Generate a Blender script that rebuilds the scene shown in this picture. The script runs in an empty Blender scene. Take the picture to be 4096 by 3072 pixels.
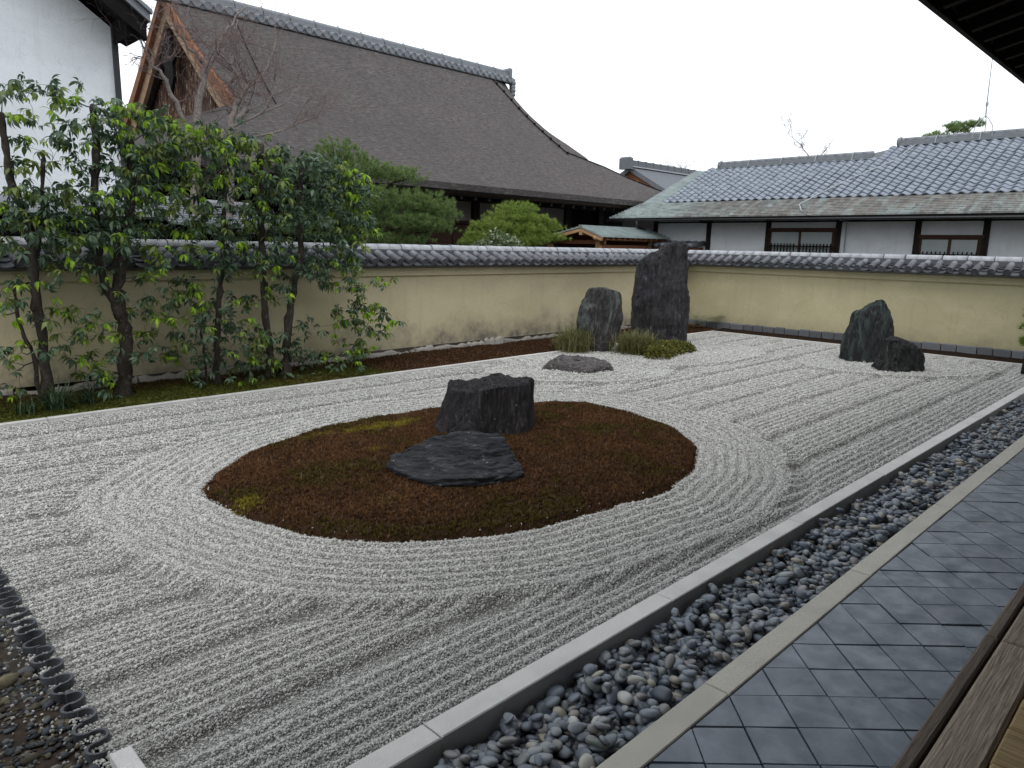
import bpy, math, random
import numpy as np
from mathutils import Vector, Matrix, Euler

# ------------------------------------------------------------------ camera, sky, sun, exposure
scene = bpy.context.scene
scene.render.engine = 'CYCLES'
cam_d = bpy.data.cameras.new('camera'); cam = bpy.data.objects.new('camera', cam_d)
scene.collection.objects.link(cam); scene.camera = cam
cam_d.sensor_width = 36.0; cam_d.sensor_fit = 'HORIZONTAL'; cam_d.lens = 25.38
cam_d.clip_start = 0.05; cam_d.clip_end = 3000
YAW, PITCH, ROLL, EYE = 0.78391, 0.18951, 0.02076, 2.3
_f = Vector((math.cos(YAW)*math.cos(PITCH), math.sin(YAW)*math.cos(PITCH), -math.sin(PITCH)))
_r = _f.cross(Vector((0, 0, 1))).normalized(); _u = _r.cross(_f)
_r2 = _r*math.cos(ROLL)+_u*math.sin(ROLL); _u2 = -_r*math.sin(ROLL)+_u*math.cos(ROLL)
cm = Matrix((( _r2.x, _u2.x, -_f.x, 0), (_r2.y, _u2.y, -_f.y, 0), (_r2.z, _u2.z, -_f.z, EYE), (0, 0, 0, 1)))
cam.matrix_world = cm

SUN_EL, SUN_AZ = math.radians(58), math.radians(215)      # azimuth counter-clockwise from +x
world = bpy.data.worlds.new('World'); scene.world = world; world.use_nodes = True
wn = world.node_tree; wn.nodes.clear()
w_out = wn.nodes.new('ShaderNodeOutputWorld'); w_bg = wn.nodes.new('ShaderNodeBackground')
w_sky = wn.nodes.new('ShaderNodeTexSky'); w_sky.sky_type = 'NISHITA'; w_sky.sun_disc = False
w_sky.sun_elevation = SUN_EL; w_sky.sun_rotation = math.radians(90)-SUN_AZ
w_sky.air_density = 1.0; w_sky.dust_density = 4.0
w_mix = wn.nodes.new('ShaderNodeMix'); w_mix.data_type = 'RGBA'; w_mix.inputs['Factor'].default_value = 0.88
w_mix.inputs['B'].default_value = (9.6, 10.1, 10.6, 1)         # thick even cloud in front of the clear sky
wn.links.new(w_sky.outputs['Color'], w_mix.inputs['A'])
wn.links.new(w_mix.outputs['Result'], w_bg.inputs['Color'])
w_bg.inputs['Strength'].default_value = 0.12
wn.links.new(w_bg.outputs['Background'], w_out.inputs['Surface'])
sun_d = bpy.data.lights.new('sun', 'SUN'); sun_d.energy = 0.6; sun_d.angle = math.radians(25); sun_d.color = (1.0, 0.97, 0.93)
sun = bpy.data.objects.new('sun', sun_d); scene.collection.objects.link(sun); sun.location = (0, 0, 30)
_sd = Vector((math.cos(SUN_EL)*math.cos(SUN_AZ), math.cos(SUN_EL)*math.sin(SUN_AZ), math.sin(SUN_EL)))
sun.rotation_euler = _sd.to_track_quat('Z', 'Y').to_euler()
scene.view_settings.view_transform = 'Standard'; scene.view_settings.look = 'None'
scene.view_settings.exposure = 0.42; scene.view_settings.gamma = 1.0; scene.view_settings.use_curve_mapping = False
scene.cycles.max_bounces = 5; scene.cycles.diffuse_bounces = 3; scene.cycles.glossy_bounces = 2; scene.cycles.use_denoising = True

rng = random.Random(7); R = np.random.default_rng(7)
COL = scene.collection
WM = {}

# ------------------------------------------------------------------ noise
_perm = np.random.default_rng(3).permutation(256); _perm = np.concatenate([_perm]*3)
_grad = np.random.default_rng(4).normal(size=(256, 3)); _grad /= np.linalg.norm(_grad, axis=1)[:, None]
def perlin(p):
    p = np.asarray(p, float); i = np.floor(p).astype(int); f = p-i; i &= 255
    u = f*f*f*(f*(f*6-15)+10); out = 0
    for dx in (0, 1):
        for dy in (0, 1):
            for dz in (0, 1):
                h = _perm[_perm[_perm[(i[..., 0]+dx) & 255]+((i[..., 1]+dy) & 255)]+((i[..., 2]+dz) & 255)]
                g = _grad[h]; d = g[..., 0]*(f[..., 0]-dx)+g[..., 1]*(f[..., 1]-dy)+g[..., 2]*(f[..., 2]-dz)
                w = (u[..., 0] if dx else 1-u[..., 0])*(u[..., 1] if dy else 1-u[..., 1])*(u[..., 2] if dz else 1-u[..., 2])
                out = out+w*d
    return out*1.5
def fbm(p, o=4, lac=2.1, gain=.5):
    p = np.asarray(p, float); a, s = 1., 0.
    for k in range(o):
        s = s+a*perlin(p+k*17.3); p = p*lac; a *= gain
    return s

# ------------------------------------------------------------------ object helpers (mesh data in world units)
def link(o, parent=None, mat=None):
    COL.objects.link(o); b = mat if mat is not None else Matrix.Identity(4)
    WM[o.name] = b
    if mat is not None: o.matrix_basis = mat
    if parent is not None:
        o.parent = parent; o.matrix_parent_inverse = WM[parent.name].inverted()
    return o
def tag(o, label=None, cat=None, group=None, kind=None):
    if label: o['label'] = label
    if cat: o['category'] = cat
    if group: o['group'] = group
    if kind: o['kind'] = kind
    return o
def empty(name, loc, label=None, cat=None, group=None, kind=None):
    o = bpy.data.objects.new(name, None); o.empty_display_size = .1
    link(o, None, Matrix.Translation(Vector(loc))); return tag(o, label, cat, group, kind)
def mesh_from(name, V, F, mat=None, smooth=False, col=None):
    me = bpy.data.meshes.new(name)
    if isinstance(F, np.ndarray):
        V = np.asarray(V, np.float32); n, k = F.shape
        me.vertices.add(len(V)); me.vertices.foreach_set('co', V.ravel())
        me.loops.add(n*k); me.loops.foreach_set('vertex_index', F.astype(np.int32).ravel())
        me.polygons.add(n); me.polygons.foreach_set('loop_start', np.arange(0, n*k, k, dtype=np.int32))
        me.polygons.foreach_set('loop_total', np.full(n, k, np.int32)); me.update(calc_edges=True)
    else:
        me.from_pydata([tuple(v) for v in V], [], F)
    if smooth: me.polygons.foreach_set('use_smooth', np.ones(len(me.polygons), bool))
    if col is not None:
        a = me.color_attributes.new('Col', 'FLOAT_COLOR', 'POINT')
        c = np.ones((len(me.vertices), 4), np.float32); c[:, :3] = col; a.data.foreach_set('color', c.ravel())
    if mat: me.materials.append(mat)
    return me
def add(name, V, F, mat, parent=None, smooth=False, col=None, kind=None):
    o = bpy.data.objects.new(name, mesh_from(name, V, F, mat, smooth, col)); link(o, parent)
    return tag(o, kind=kind)
def inst(name, me, M, parent):
    return link(bpy.data.objects.new(name, me), parent, M)

class MB:
    def __init__(s): s.V, s.F = [], []
    def quadbox(s, P):                       # 8 corners, bottom 4 ccw then top 4
        b = len(s.V); s.V += [tuple(p) for p in P]
        for f in ((3, 2, 1, 0), (4, 5, 6, 7), (0, 1, 5, 4), (1, 2, 6, 5), (2, 3, 7, 6), (3, 0, 4, 7)): s.F.append([b+i for i in f])
        return s
    def box(s, x0, x1, y0, y1, z0, z1):
        return s.quadbox([(x0, y0, z0), (x1, y0, z0), (x1, y1, z0), (x0, y1, z0), (x0, y0, z1), (x1, y0, z1), (x1, y1, z1), (x0, y1, z1)])
    def chamfer(s, x0, x1, y0, y1, z0, z1, c=.006):
        b = len(s.V); s.V += [(x0, y0, z0), (x1, y0, z0), (x1, y1, z0), (x0, y1, z0), (x0, y0, z1-c), (x1, y0, z1-c), (x1, y1, z1-c), (x0, y1, z1-c),
                              (x0+c, y0+c, z1), (x1-c, y0+c, z1), (x1-c, y1-c, z1), (x0+c, y1-c, z1)]
        for f in ((3, 2, 1, 0), (8, 9, 10, 11), (0, 1, 5, 4), (1, 2, 6, 5), (2, 3, 7, 6), (3, 0, 4, 7), (4, 5, 9, 8), (5, 6, 10, 9), (6, 7, 11, 10), (7, 4, 8, 11)): s.F.append([b+i for i in f])
        return s
    def beam(s, a, b, w, h, up=(0, 0, 1)):
        a, b = Vector(a), Vector(b); d = (b-a).normalized(); sd = d.cross(Vector(up))
        if sd.length < 1e-4: sd = Vector((1, 0, 0))
        sd.normalize(); u = sd.cross(d)
        P = []
        for k in (-1, 1):
            for p, q in ((a, -1), (b, -1), (b, 1), (a, 1)): P.append(p+sd*q*w/2+u*k*h/2)
        return s.quadbox(P)
    def tube(s, path, rad, n=6, cap=True):
        path = [Vector(p) for p in path]; b0 = len(s.V); m = len(path); ref = Vector((.31, .77, .55))
        for i, p in enumerate(path):
            d = (path[min(i+1, m-1)]-path[max(i-1, 0)])
            d = d.normalized() if d.length > 1e-9 else Vector((0, 0, 1))
            a = d.cross(ref)
            if a.length < 1e-3: a = d.cross(Vector((1, 0, 0)))
            a.normalize(); c = d.cross(a); r = rad[i] if hasattr(rad, '__len__') else rad
            for k in range(n):
                t = 2*math.pi*k/n; s.V.append(tuple(p+a*(r*math.cos(t))+c*(r*math.sin(t))))
        for i in range(m-1):
            for k in range(n):
                s.F.append([b0+i*n+k, b0+i*n+(k+1) % n, b0+(i+1)*n+(k+1) % n, b0+(i+1)*n+k])
        if cap: s.F.append([b0+k for k in range(n)][::-1]); s.F.append([b0+(m-1)*n+k for k in range(n)])
        return s
    def poly(s, P): b = len(s.V); s.V += [tuple(p) for p in P]; s.F.append(list(range(b, b+len(P)))); return s
    def build(s, name, mat, parent=None, smooth=False, kind=None): return add(name, s.V, s.F, mat, parent, smooth, None, kind)

def grid(xs, ys, fn):
    X, Y = np.meshgrid(xs, ys, indexing='ij'); P = fn(X, Y).reshape(-1, 3); nx, ny = len(xs), len(ys)
    I = np.arange(nx*ny).reshape(nx, ny)
    F = np.stack([I[:-1, :-1], I[1:, :-1], I[1:, 1:], I[:-1, 1:]], -1).reshape(-1, 4)
    return P, F

# ------------------------------------------------------------------ materials
class NT:
    def __init__(s, name, rough=.8, spec=.3):
        s.m = bpy.data.materials.new(name); s.m.use_nodes = True; s.t = s.m.node_tree
        s.b = s.t.nodes['Principled BSDF']; s.b.inputs['Roughness'].default_value = rough
        s.b.inputs['Specular IOR Level'].default_value = spec
        s.pos = s.t.nodes.new('ShaderNodeNewGeometry').outputs['Position']
    def n(s, t, ins=None, **pr):
        d = s.t.nodes.new(t)
        for k, v in pr.items(): setattr(d, k, v)
        for k, v in (ins or {}).items():
            if isinstance(v, bpy.types.NodeSocket): s.t.links.new(v, d.inputs[k])
            else: d.inputs[k].default_value = v
        return d
    def map(s, v, sc, rot=(0, 0, 0), loc=(0, 0, 0)): return s.n('ShaderNodeMapping', {'Vector': v, 'Scale': sc, 'Rotation': rot, 'Location': loc}).outputs[0]
    def noise(s, sc, det=4, ro=.55, v=None, dist=0.): return s.n('ShaderNodeTexNoise', {'Vector': v or s.pos, 'Scale': sc, 'Detail': det, 'Roughness': ro, 'Distortion': dist}).outputs['Fac']
    def voro(s, sc, v=None, out='Color', feature='F1'): return s.n('ShaderNodeTexVoronoi', {'Vector': v or s.pos, 'Scale': sc}, feature=feature).outputs[out]
    def ramp(s, f, st):
        d = s.n('ShaderNodeValToRGB', {'Fac': f}); e = d.color_ramp.elements
        while len(e) < len(st): e.new(.5)
        for i, (p, c) in enumerate(st):
            e[i].position = p; e[i].color = (c if hasattr(c, '__len__') else (c, c, c))[:3]+(1,) if hasattr(c, '__len__') else (c, c, c, 1)
        return d.outputs['Color']
    def mix(s, f, a, b, bl='MIX'):
        d = s.t.nodes.new('ShaderNodeMix'); d.data_type = 'RGBA'; d.blend_type = bl
        for k, v in (('Factor', f), ('A', a), ('B', b)):
            k = d.inputs[k] if k != 'Factor' else d.inputs['Factor']
            if k.name in ('A', 'B'): k = [q for q in d.inputs if q.name == k.name and q.type == 'RGBA'][0]
            if isinstance(v, bpy.types.NodeSocket): s.t.links.new(v, k)
            else: k.default_value = v if k.type != 'RGBA' else (tuple(v)+(1,) if len(v) == 3 else v)
        return [q for q in d.outputs if q.type == 'RGBA'][0]
    def math(s, op, a, b=0.): 
        d = s.t.nodes.new('ShaderNodeMath'); d.operation = op
        for i, v in enumerate((a, b)):
            if isinstance(v, bpy.types.NodeSocket): s.t.links.new(v, d.inputs[i])
            else: d.inputs[i].default_value = v
        return d.outputs[0]
    def rand(s): return s.n('ShaderNodeObjectInfo').outputs['Random']
    def vcol(s): return s.n('ShaderNodeVertexColor', layer_name='Col').outputs['Color']
    def sep(s, i, v=None): return s.n('ShaderNodeSeparateXYZ', {0: v or s.pos}).outputs[i]
    def color(s, c): s.t.links.new(c, s.b.inputs['Base Color']) if isinstance(c, bpy.types.NodeSocket) else setattr(s.b.inputs['Base Color'], 'default_value', tuple(c)+(1,)); return s
    def rough(s, f): s.t.links.new(f, s.b.inputs['Roughness']); return s
    def bump(s, h, st=.5, d=.01, prev=None):
        k = {'Height': h, 'Strength': st, 'Distance': d}
        if prev is not None: k['Normal'] = prev
        o = s.n('ShaderNodeBump', k).outputs[0]; s.t.links.new(o, s.b.inputs['Normal']); return o

def g(v): return (v, v, v)
def m_gravel_base():  # dark base stands in for shade between stones; soil shows in troughs
    s = NT('raked_gravel', .9, .2)
    v = s.voro(95, out='Color'); c = s.ramp(s.n('ShaderNodeSeparateColor', {0: v}).outputs[0], [(0, (.07, .067, .058)), (.45, (.19, .184, .165)), (1, (.40, .392, .36))])
    s.color(s.mix(.2, c, s.ramp(s.noise(.9, 3), [(.3, g(.14)), (.7, g(.32))])))
    s.bump(s.voro(95, out='Distance'), .9, .012); s.b.inputs['Normal']
    return s.m
def m_gravel_stone():
    s = NT('gravel_stone', .85, .25)
    c = s.ramp(s.rand(), [(0, (.22, .215, .195)), (.25, (.37, .362, .333)), (.6, (.47, .46, .425)), (.88, (.55, .54, .50)), (1, (.66, .65, .605))])
    s.color(s.mix(.25, c, s.ramp(s.noise(180, 2), [(.3, g(.25)), (.7, g(.75))])))
    return s.m
def m_rock(name, dark, light, vein, sc=(1, 1, 1), rot=(0, 0, 0), lich=.0, veinamt=.62):
    s = NT(name, .72, .28); p = s.map(s.pos, sc, rot)
    base = s.ramp(s.noise(4.5, 9, .72, p, .5), [(.30, dark), (.50, tuple(.35*b+.65*a for a, b in zip(dark, light))), (.72, light)])
    base = s.mix(s.ramp(s.noise(2.2, 6, .65, p, 1.2), [(veinamt-.05, g(0.)), (veinamt+.06, g(1.))]), base, vein)
    streak = s.noise(13, 6, .7, p, .3); base = s.mix(s.ramp(streak, [(.57, g(0.)), (.70, g(.85))]), base, tuple(min(1, 2.6*a) for a in light))
    base = s.mix(s.ramp(streak, [(.30, g(.85)), (.42, g(0.))]), base, tuple(.4*a for a in dark))
    if lich: base = s.mix(s.ramp(s.noise(13, 5, .62), [(.71-lich, g(0.)), (.745-lich, g(1.))]), base, (.30, .32, .31))
    s.color(base)
    n = s.bump(s.noise(11, 9, .72, p, .4), 1.0, .09); s.bump(s.noise(60, 5, .7), .7, .018, n)
    return s.m
def m_granite(name, a, b, sc=260):
    s = NT(name, .75, .3)
    c = s.mix(s.ramp(s.noise(sc, 2, .6), [(.36, g(0.)), (.62, g(1.))]), a, b)
    c = s.mix(s.ramp(s.noise(3.2, 5), [(.42, g(0.)), (.72, g(.4))]), c, tuple(.45*x for x in a))
    c = s.mix(s.math('MULTIPLY', s.rand(), .18 if sc > 100 else .7), c, tuple(.6*x for x in b) if sc > 100 else tuple(min(1, 1.35*x) for x in a))
    s.color(c); s.bump(s.noise(sc*.6, 3), .25, .004); return s.m
def m_tile(name, lo, hi, rough=.42):
    s = NT(name, rough, .5); v = s.ramp(s.rand(), [(0, lo), (1, hi)])
    c = s.mix(s.ramp(s.noise(7, 6, .65), [(.4, g(0.)), (.75, g(.55))]), v, tuple(min(.7, 1.6*x) for x in hi))
    c = s.mix(s.ramp(s.noise(38, 4, .7), [(.58, g(0.)), (.74, g(.35))]), c, tuple(.5*x for x in lo))
    s.color(c); s.rough(s.ramp(s.noise(14, 4), [(.3, g(rough-.1)), (.7, g(rough+.25))])); s.bump(s.noise(45, 4), .22, .01); return s.m
def m_plaster(name, a, b, stain, zlo, zhi, amt=.9):
    s = NT(name, .92, .15)
    c = s.mix(s.ramp(s.noise(1.3, 6, .6), [(.32, g(0.)), (.7, g(1.))]), a, b)
    c = s.mix(s.ramp(s.noise(.55, 5, .65, s.map(s.pos, (1, 1, 2.2)), .5), [(.46, g(0.)), (.56, g(.22)), (.75, g(.30))]), c, tuple(.74*x for x in a))
    c = s.mix(s.ramp(s.noise(1.1, 9, .6, None, 1.5), [(.493, g(0.)), (.5, g(.28)), (.507, g(0.))]), c, tuple(.45*x for x in a))
    c = s.mix(s.ramp(s.noise(55, 4), [(.4, g(0.)), (.75, g(.25))]), c, tuple(.7*x for x in a))
    # rising damp: a ragged dark tide mark above the footing, and faint streaks under the coping
    h = s.math('ADD', s.math('DIVIDE', s.math('SUBTRACT', s.sep(2), zlo), zhi-zlo), s.math('MULTIPLY', s.math('SUBTRACT', s.noise(1.1, 5, .62), .5), 2.6))
    c = s.mix(s.math('MULTIPLY', s.ramp(h, [(.0, g(1.)), (.85, g(0.))]), s.ramp(s.noise(2.6, 6, .7), [(.33, g(.1)), (.62, g(amt))])), c, stain)
    st = s.noise(3.0, 4, .6, s.map(s.pos, (2.2, 2.2, .22)))
    c = s.mix(s.ramp(st, [(.58, g(0.)), (.8, g(.3))]), c, tuple(.6*x for x in a))
    s.color(c); s.bump(s.noise(70, 4, .7), .18, .006); return s.m
def m_wood(name, a, b, sc=(3, 40, 40), rough=.75, bump=.5, fine=1.):
    s = NT(name, rough, .25); p = s.map(s.pos, sc); r = s.rand()
    n = s.noise(1.0, 7, .7, p, .8)
    c = s.mix(s.ramp(n, [(.3, g(0.)), (.72, g(1.))]), a, b); c = s.mix(s.math('MULTIPLY', r, .3), c, tuple(.5*x for x in a))
    c = s.mix(s.ramp(s.noise(2.5, 5), [(.45, g(0.)), (.8, g(.4))]), c, tuple(.6*x for x in b))
    s.color(c); s.bump(n, bump, .012*fine); return s.m
def m_plain(name, c, rough=.7, spec=.3, var=.3, sc=8):
    s = NT(name, rough, spec); s.color(s.mix(s.ramp(s.noise(sc, 5, .6), [(.3, g(0.)), (.7, g(1.))]), tuple((1-var)*x for x in c), tuple(min(1, (1+var)*x) for x in c))); return s.m
def m_leaf(name, stops, rough=.4, trans=.25, spec=.5):
    s = NT(name, rough, spec); r = s.n('ShaderNodeNewGeometry').outputs['Random Per Island']
    c = s.ramp(r, stops); c = s.mix(s.math('MULTIPLY', s.rand(), .3), c, tuple(.5*x for x in stops[0][1]))
    s.color(c); s.b.inputs['Transmission Weight'].default_value = 0.0
    tr = s.n('ShaderNodeBsdfTranslucent', {'Color': c}); mx = s.n('ShaderNodeMixShader', {0: trans})
    s.t.links.new(s.b.outputs[0], mx.inputs[1]); s.t.links.new(tr.outputs[0], mx.inputs[2])
    s.t.links.new(mx.outputs[0], s.t.nodes['Material Output'].inputs['Surface']); return s.m
def m_vcol(name, rough=.9, var=.35, sc=40, spec=.15):
    s = NT(name, rough, spec); c = s.vcol()
    s.color(s.mix(s.ramp(s.noise(sc, 4, .6), [(.3, g(0.)), (.7, g(1.))]), s.mix(1., c, g(1-var), 'MULTIPLY'), s.mix(1., c, g(1+var), 'MULTIPLY'))); return s.m

MT = dict(
    gravel=m_gravel_base(), stone=m_gravel_stone(),
    granite=m_granite('pale_granite', (.68, .665, .64), (.46, .45, .43)), granite2=m_granite('buff_granite', (.58, .55, .48), (.34, .32, .275)),
    slate=m_granite('dark_footing_stone', (.13, .135, .145), (.06, .063, .07), 60), footing=m_granite('pale_footing_stone', (.27, .25, .225), (.17, .155, .135), 70), tile_pan=m_tile('dark_pan_tile', (.028, .031, .037), (.055, .059, .068)), tile_dist=m_tile('distant_roof_tile', (.085, .092, .105), (.11, .118, .13), .75),
    ochre=m_plaster('ochre_plaster', (.51, .445, .285), (.57, .50, .33), (.15, .135, .11), .15, .95, 1.),
    ochre2=m_plaster('ochre_plaster_plain', (.45, .405, .25), (.515, .465, .295), (.27, .24, .15), .15, .6, .8),
    tile=m_tile('kawara_tile', (.040, .044, .052), (.085, .09, .102)), tile_cap=m_tile('pale_ridge_tile', (.26, .27, .29), (.34, .35, .37), .45),
    tile_roof=m_tile('silver_roof_tile', (.155, .18, .22), (.205, .232, .272), .40), tile_far=m_tile('far_roof_tile', (.13, .14, .155), (.17, .18, .195), .5),
    tile_up=m_tile('grey_round_tile', (.09, .095, .105), (.15, .155, .17)), pave=None, thatch=None, copper=None)
def m_pave():
    s = NT('slate_blue_paving_tile', .40, .45); r = s.rand()
    c = s.ramp(r, [(0, (.046, .061, .082)), (.5, (.064, .081, .106)), (1, (.083, .101, .128))])
    c = s.mix(s.ramp(s.noise(4.2, 6, .62, None, .6), [(.45, g(0.)), (.75, g(.7))]), c, (.165, .188, .228))
    c = s.mix(s.ramp(s.noise(26, 4, .7), [(.60, g(0.)), (.78, g(.35))]), c, (.02, .024, .03))
    s.color(c); s.rough(s.ramp(s.noise(7, 5), [(.3, g(.30)), (.7, g(.56))])); s.bump(s.noise(60, 4), .12, .004); return s.m
def m_thatch():
    s = NT('cypress_bark_thatch', .95, .1); p = s.map(s.pos, (1.5, 5, 5)); n = s.noise(3.6, 9, .8, p, .3)
    c = s.ramp(n, [(.32, (.060, .053, .051)), (.5, (.145, .130, .126)), (.68, (.29, .265, .255))])
    c = s.mix(s.ramp(s.noise(.5, 5, .6), [(.35, g(0.)), (.7, g(.4))]), c, (.115, .106, .112))
    s.color(c); n2 = s.bump(n, 1., .14); s.bump(s.noise(30, 4, .7, p), .5, .03, n2); return s.m
def m_copper():
    s = NT('weathered_copper_shingle', .55, .4); st = s.noise(1.6, 6, .7, s.map(s.pos, (.5, 3.2, .5)), .4)
    c = s.mix(s.ramp(st, [(.38, g(0.)), (.56, g(1.))]), (.24, .275, .265), (.17, .155, .14))
    c = s.mix(s.ramp(s.math('ADD', s.math('DIVIDE', s.math('SUBTRACT', s.sep(1), 11.5), 3.5), s.math('MULTIPLY', s.math('SUBTRACT', st, .5), .9)), [(.35, g(0.)), (.75, g(1.))]), c, (.27, .31, .30))
    k = s.n('ShaderNodeSeparateColor', {0: s.voro(1., s.map(s.pos, (8.5, 5.2, .1)), 'Color')}).outputs[0]; c = s.mix(1., c, s.ramp(k, [(0, g(.65)), (1, g(1.25))]), 'MULTIPLY')
    c = s.mix(s.ramp(s.noise(20, 4, .7, s.map(s.pos, (1, 1.6, 1))), [(.66, g(0.)), (.74, g(.6))]), c, (.42, .40, .35))
    s.color(c); return s.m
MT['pave'] = m_pave(); MT['thatch'] = m_thatch(); MT['copper'] = m_copper()
MT.update(
    copper_green=m_plain('green_copper_sheet', (.27, .315, .31), .5, .5, .2, 3),
    white=m_plaster('white_plaster', (.77, .80, .83), (.82, .845, .87), (.5, .5, .5), 0, .4, .3),
    darkwood=m_wood('dark_timber', (.012, .009, .008), (.03, .022, .018), (4, 4, 40)),
    brownwood=m_wood('brown_timber', (.045, .022, .014), (.10, .05, .03), (6, 6, 30)),
    redwood=m_wood('red_brown_timber', (.14, .055, .028), (.27, .12, .055), (8, 8, 8)),
    palewood=m_wood('fresh_cypress_wood', (.42, .24, .12), (.56, .35, .19), (14, 14, 14)),
    barge=m_wood('weathered_bargeboard', (.20, .115, .06), (.42, .30, .19), (2, 5, 5)),
    veranda=m_wood('weathered_veranda_beam', (.075, .055, .038), (.56, .47, .36), (5, 130, 130), .85, .9),
    veranda2=m_wood('grey_veranda_sill', (.07, .052, .040), (.27, .215, .17), (4, 150, 150), .85, .7),
    board=m_wood('golden_veranda_board', (.15, .095, .04), (.58, .42, .21), (120, 4, 120), .65, .8),
    black=m_plain('blackened_timber', (.010, .009, .009), .9, .1), soffit=m_wood('dark_soffit_board', (.006, .004, .003), (.016, .008, .006), (3, 30, 3)),  # soffit: one near-black brown for the eave boards and rafters
    paper=m_plain('shoji_paper', (.30, .27, .26), .9, .1, .06), pane=m_plain('frosted_window_pane', (.36, .40, .40), .25, .5, .08, 1.5),
    bark=None, moss=m_vcol('moss', .95, .4, 60), soilv=m_vcol('soil', .95, .4, 25), iron=m_plain('dark_iron', (.02, .02, .022), .5, .5),
    wire=m_plain('grey_cable', (.30, .33, .33), .5, .4),
    leaf=m_leaf('dark_evergreen_leaf', [(0, (.034, .066, .034)), (.5, (.070, .122, .064)), (1, (.125, .185, .105))], .40, .32, .4),
    leafm=m_leaf('olive_evergreen_leaf', [(0, (.07, .11, .02)), (.5, (.135, .19, .038)), (1, (.22, .28, .065))], .42, .36, .4),
    young=m_leaf('young_bright_leaf', [(0, (.14, .28, .016)), (.5, (.22, .39, .024)), (1, (.35, .50, .035))], .5, .4, .3),
    pine=m_leaf('pine_needle', [(0, (.10, .16, .055)), (.5, (.19, .28, .09)), (1, (.30, .40, .14))], .6, .4, .2),
    pineb=m_leaf('bright_pine_needle', [(0, (.11, .16, .03)), (.5, (.21, .29, .055)), (1, (.33, .42, .10))], .6, .35, .2),
    grass=m_leaf('tuft_grass', [(0, (.07, .085, .025)), (.5, (.16, .17, .055)), (1, (.32, .27, .14))], .55, .3, .3),
    grassd=m_leaf('dark_strap_grass', [(0, (.012, .03, .010)), (.5, (.025, .055, .018)), (1, (.05, .085, .03))], .45, .25),
    shrub=m_leaf('box_moss_shrub_leaf', [(0, (.045, .06, .010)), (.6, (.13, .135, .022)), (1, (.30, .24, .06))], .55, .3, .3),
    fern=m_leaf('pale_fern_frond', [(0, (.13, .17, .09)), (1, (.33, .37, .24))], .6, .3, .3),
    camellia=m_leaf('variegated_leaf', [(0, (.05, .09, .03)), (.6, (.11, .16, .06)), (.85, (.30, .33, .2)), (1, (.42, .43, .32))], .4, .2),
)
def m_bark():
    s = NT('lichened_bark', .95, .15)
    c = s.ramp(s.noise(14, 6, .7, s.map(s.pos, (1, 1, .5))), [(.3, (.02, .016, .013)), (.55, (.055, .045, .037)), (.78, (.11, .095, .08))])
    c = s.mix(s.ramp(s.noise(19, 5, .7), [(.60, g(0.)), (.70, g(.8))]), c, (.20, .21, .17))
    s.color(c); s.bump(s.noise(30, 6, .75, s.map(s.pos, (1, 1, .35))), 1., .03); return s.m
MT['bark'] = m_bark()
def m_slat():
    s = NT('weathered_gable_slat', .9, .1); n = s.noise(3., 6, .7, s.map(s.pos, (1, 4, 1.2)), .3)
    s.color(s.ramp(n, [(.36, (.02, .015, .013)), (.5, (.10, .06, .045)), (.58, (.16, .085, .05)), (.66, (.42, .40, .38))])); return s.m
MT['slat'] = m_slat()
MT['twig'] = m_plain('bare_twig', (.21, .18, .165), .9, .2, .4, 20)
MT['twigred'] = m_plain('red_maple_twig', (.17, .125, .115), .9, .2, .35, 20)
def m_pebble():
    s = NT('river_pebble', .42, .45)
    c = s.ramp(s.rand(), [(0, (.048, .058, .074)), (.3, (.095, .112, .14)), (.55, (.155, .175, .20)), (.74, (.225, .24, .25)), (.84, (.12, .134, .126)), (.91, (.20, .175, .175)), (.965, (.26, .235, .175)), (1, (.38, .38, .36))])
    c = s.mix(s.ramp(s.noise(26, 5, .6), [(.4, g(0.)), (.8, g(.4))]), c, (.22, .225, .22)); s.color(c)
    s.rough(s.ramp(s.noise(9, 3), [(.3, g(.33)), (.7, g(.55))])); return s.m
MT['pebble'] = m_pebble()
def m_pebble_mass():
    s = NT('river_pebble_mass', .42, .45)
    c = s.ramp(s.n('ShaderNodeNewGeometry').outputs['Random Per Island'], [(0, (.048, .058, .074)), (.3, (.095, .112, .14)), (.55, (.155, .175, .20)), (.74, (.225, .24, .25)), (.84, (.12, .134, .126)), (.91, (.20, .175, .175)), (.965, (.26, .235, .175)), (1, (.38, .38, .36))])
    s.color(c); return s.m
MT['pebbles'] = m_pebble_mass()
MT['rock_tall'] = m_rock('dark_streaked_rock', (.015, .015, .017), (.072, .069, .072), (.105, .108, .108), (1.6, 1.6, .28), (0, .06, 0), 0, .64)
MT['rock_mid'] = m_rock('green_veined_rock', (.020, .018, .020), (.085, .076, .076), (.125, .15, .135), (1.2, 1.2, .5), (0, .7, 0), .02, .56)
MT['rock_low'] = m_rock('purple_grey_rock', (.050, .045, .046), (.18, .16, .155), (.21, .212, .205), (1, 1, 1.6), (0, .2, 0), .03, .6)
MT['rock_stump'] = m_rock('black_columnar_rock', (.010, .009, .0105), (.056, .049, .052), (.082, .075, .08), (1.8, 1.8, .22), (0, 0, 0), .035, .66)
MT['rock_slab'] = m_rock('layered_slate_rock', (.010, .0105, .013), (.056, .058, .065), (.10, .105, .112), (.45, .45, 3.0), (0, .1, .0), .05, .66)
MT['rock_peak'] = m_rock('black_green_rock', (.010, .011, .012), (.052, .056, .056), (.062, .088, .080), (1.6, 1.6, .3), (0, 0, 0), .0, .55)
MT['rock_peak2'] = m_rock('charcoal_ribbed_rock', (.010, .010, .011), (.058, .058, .058), (.08, .08, .078), (1.8, 1.8, .35), (0, .2, 0), .0, .62)
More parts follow.
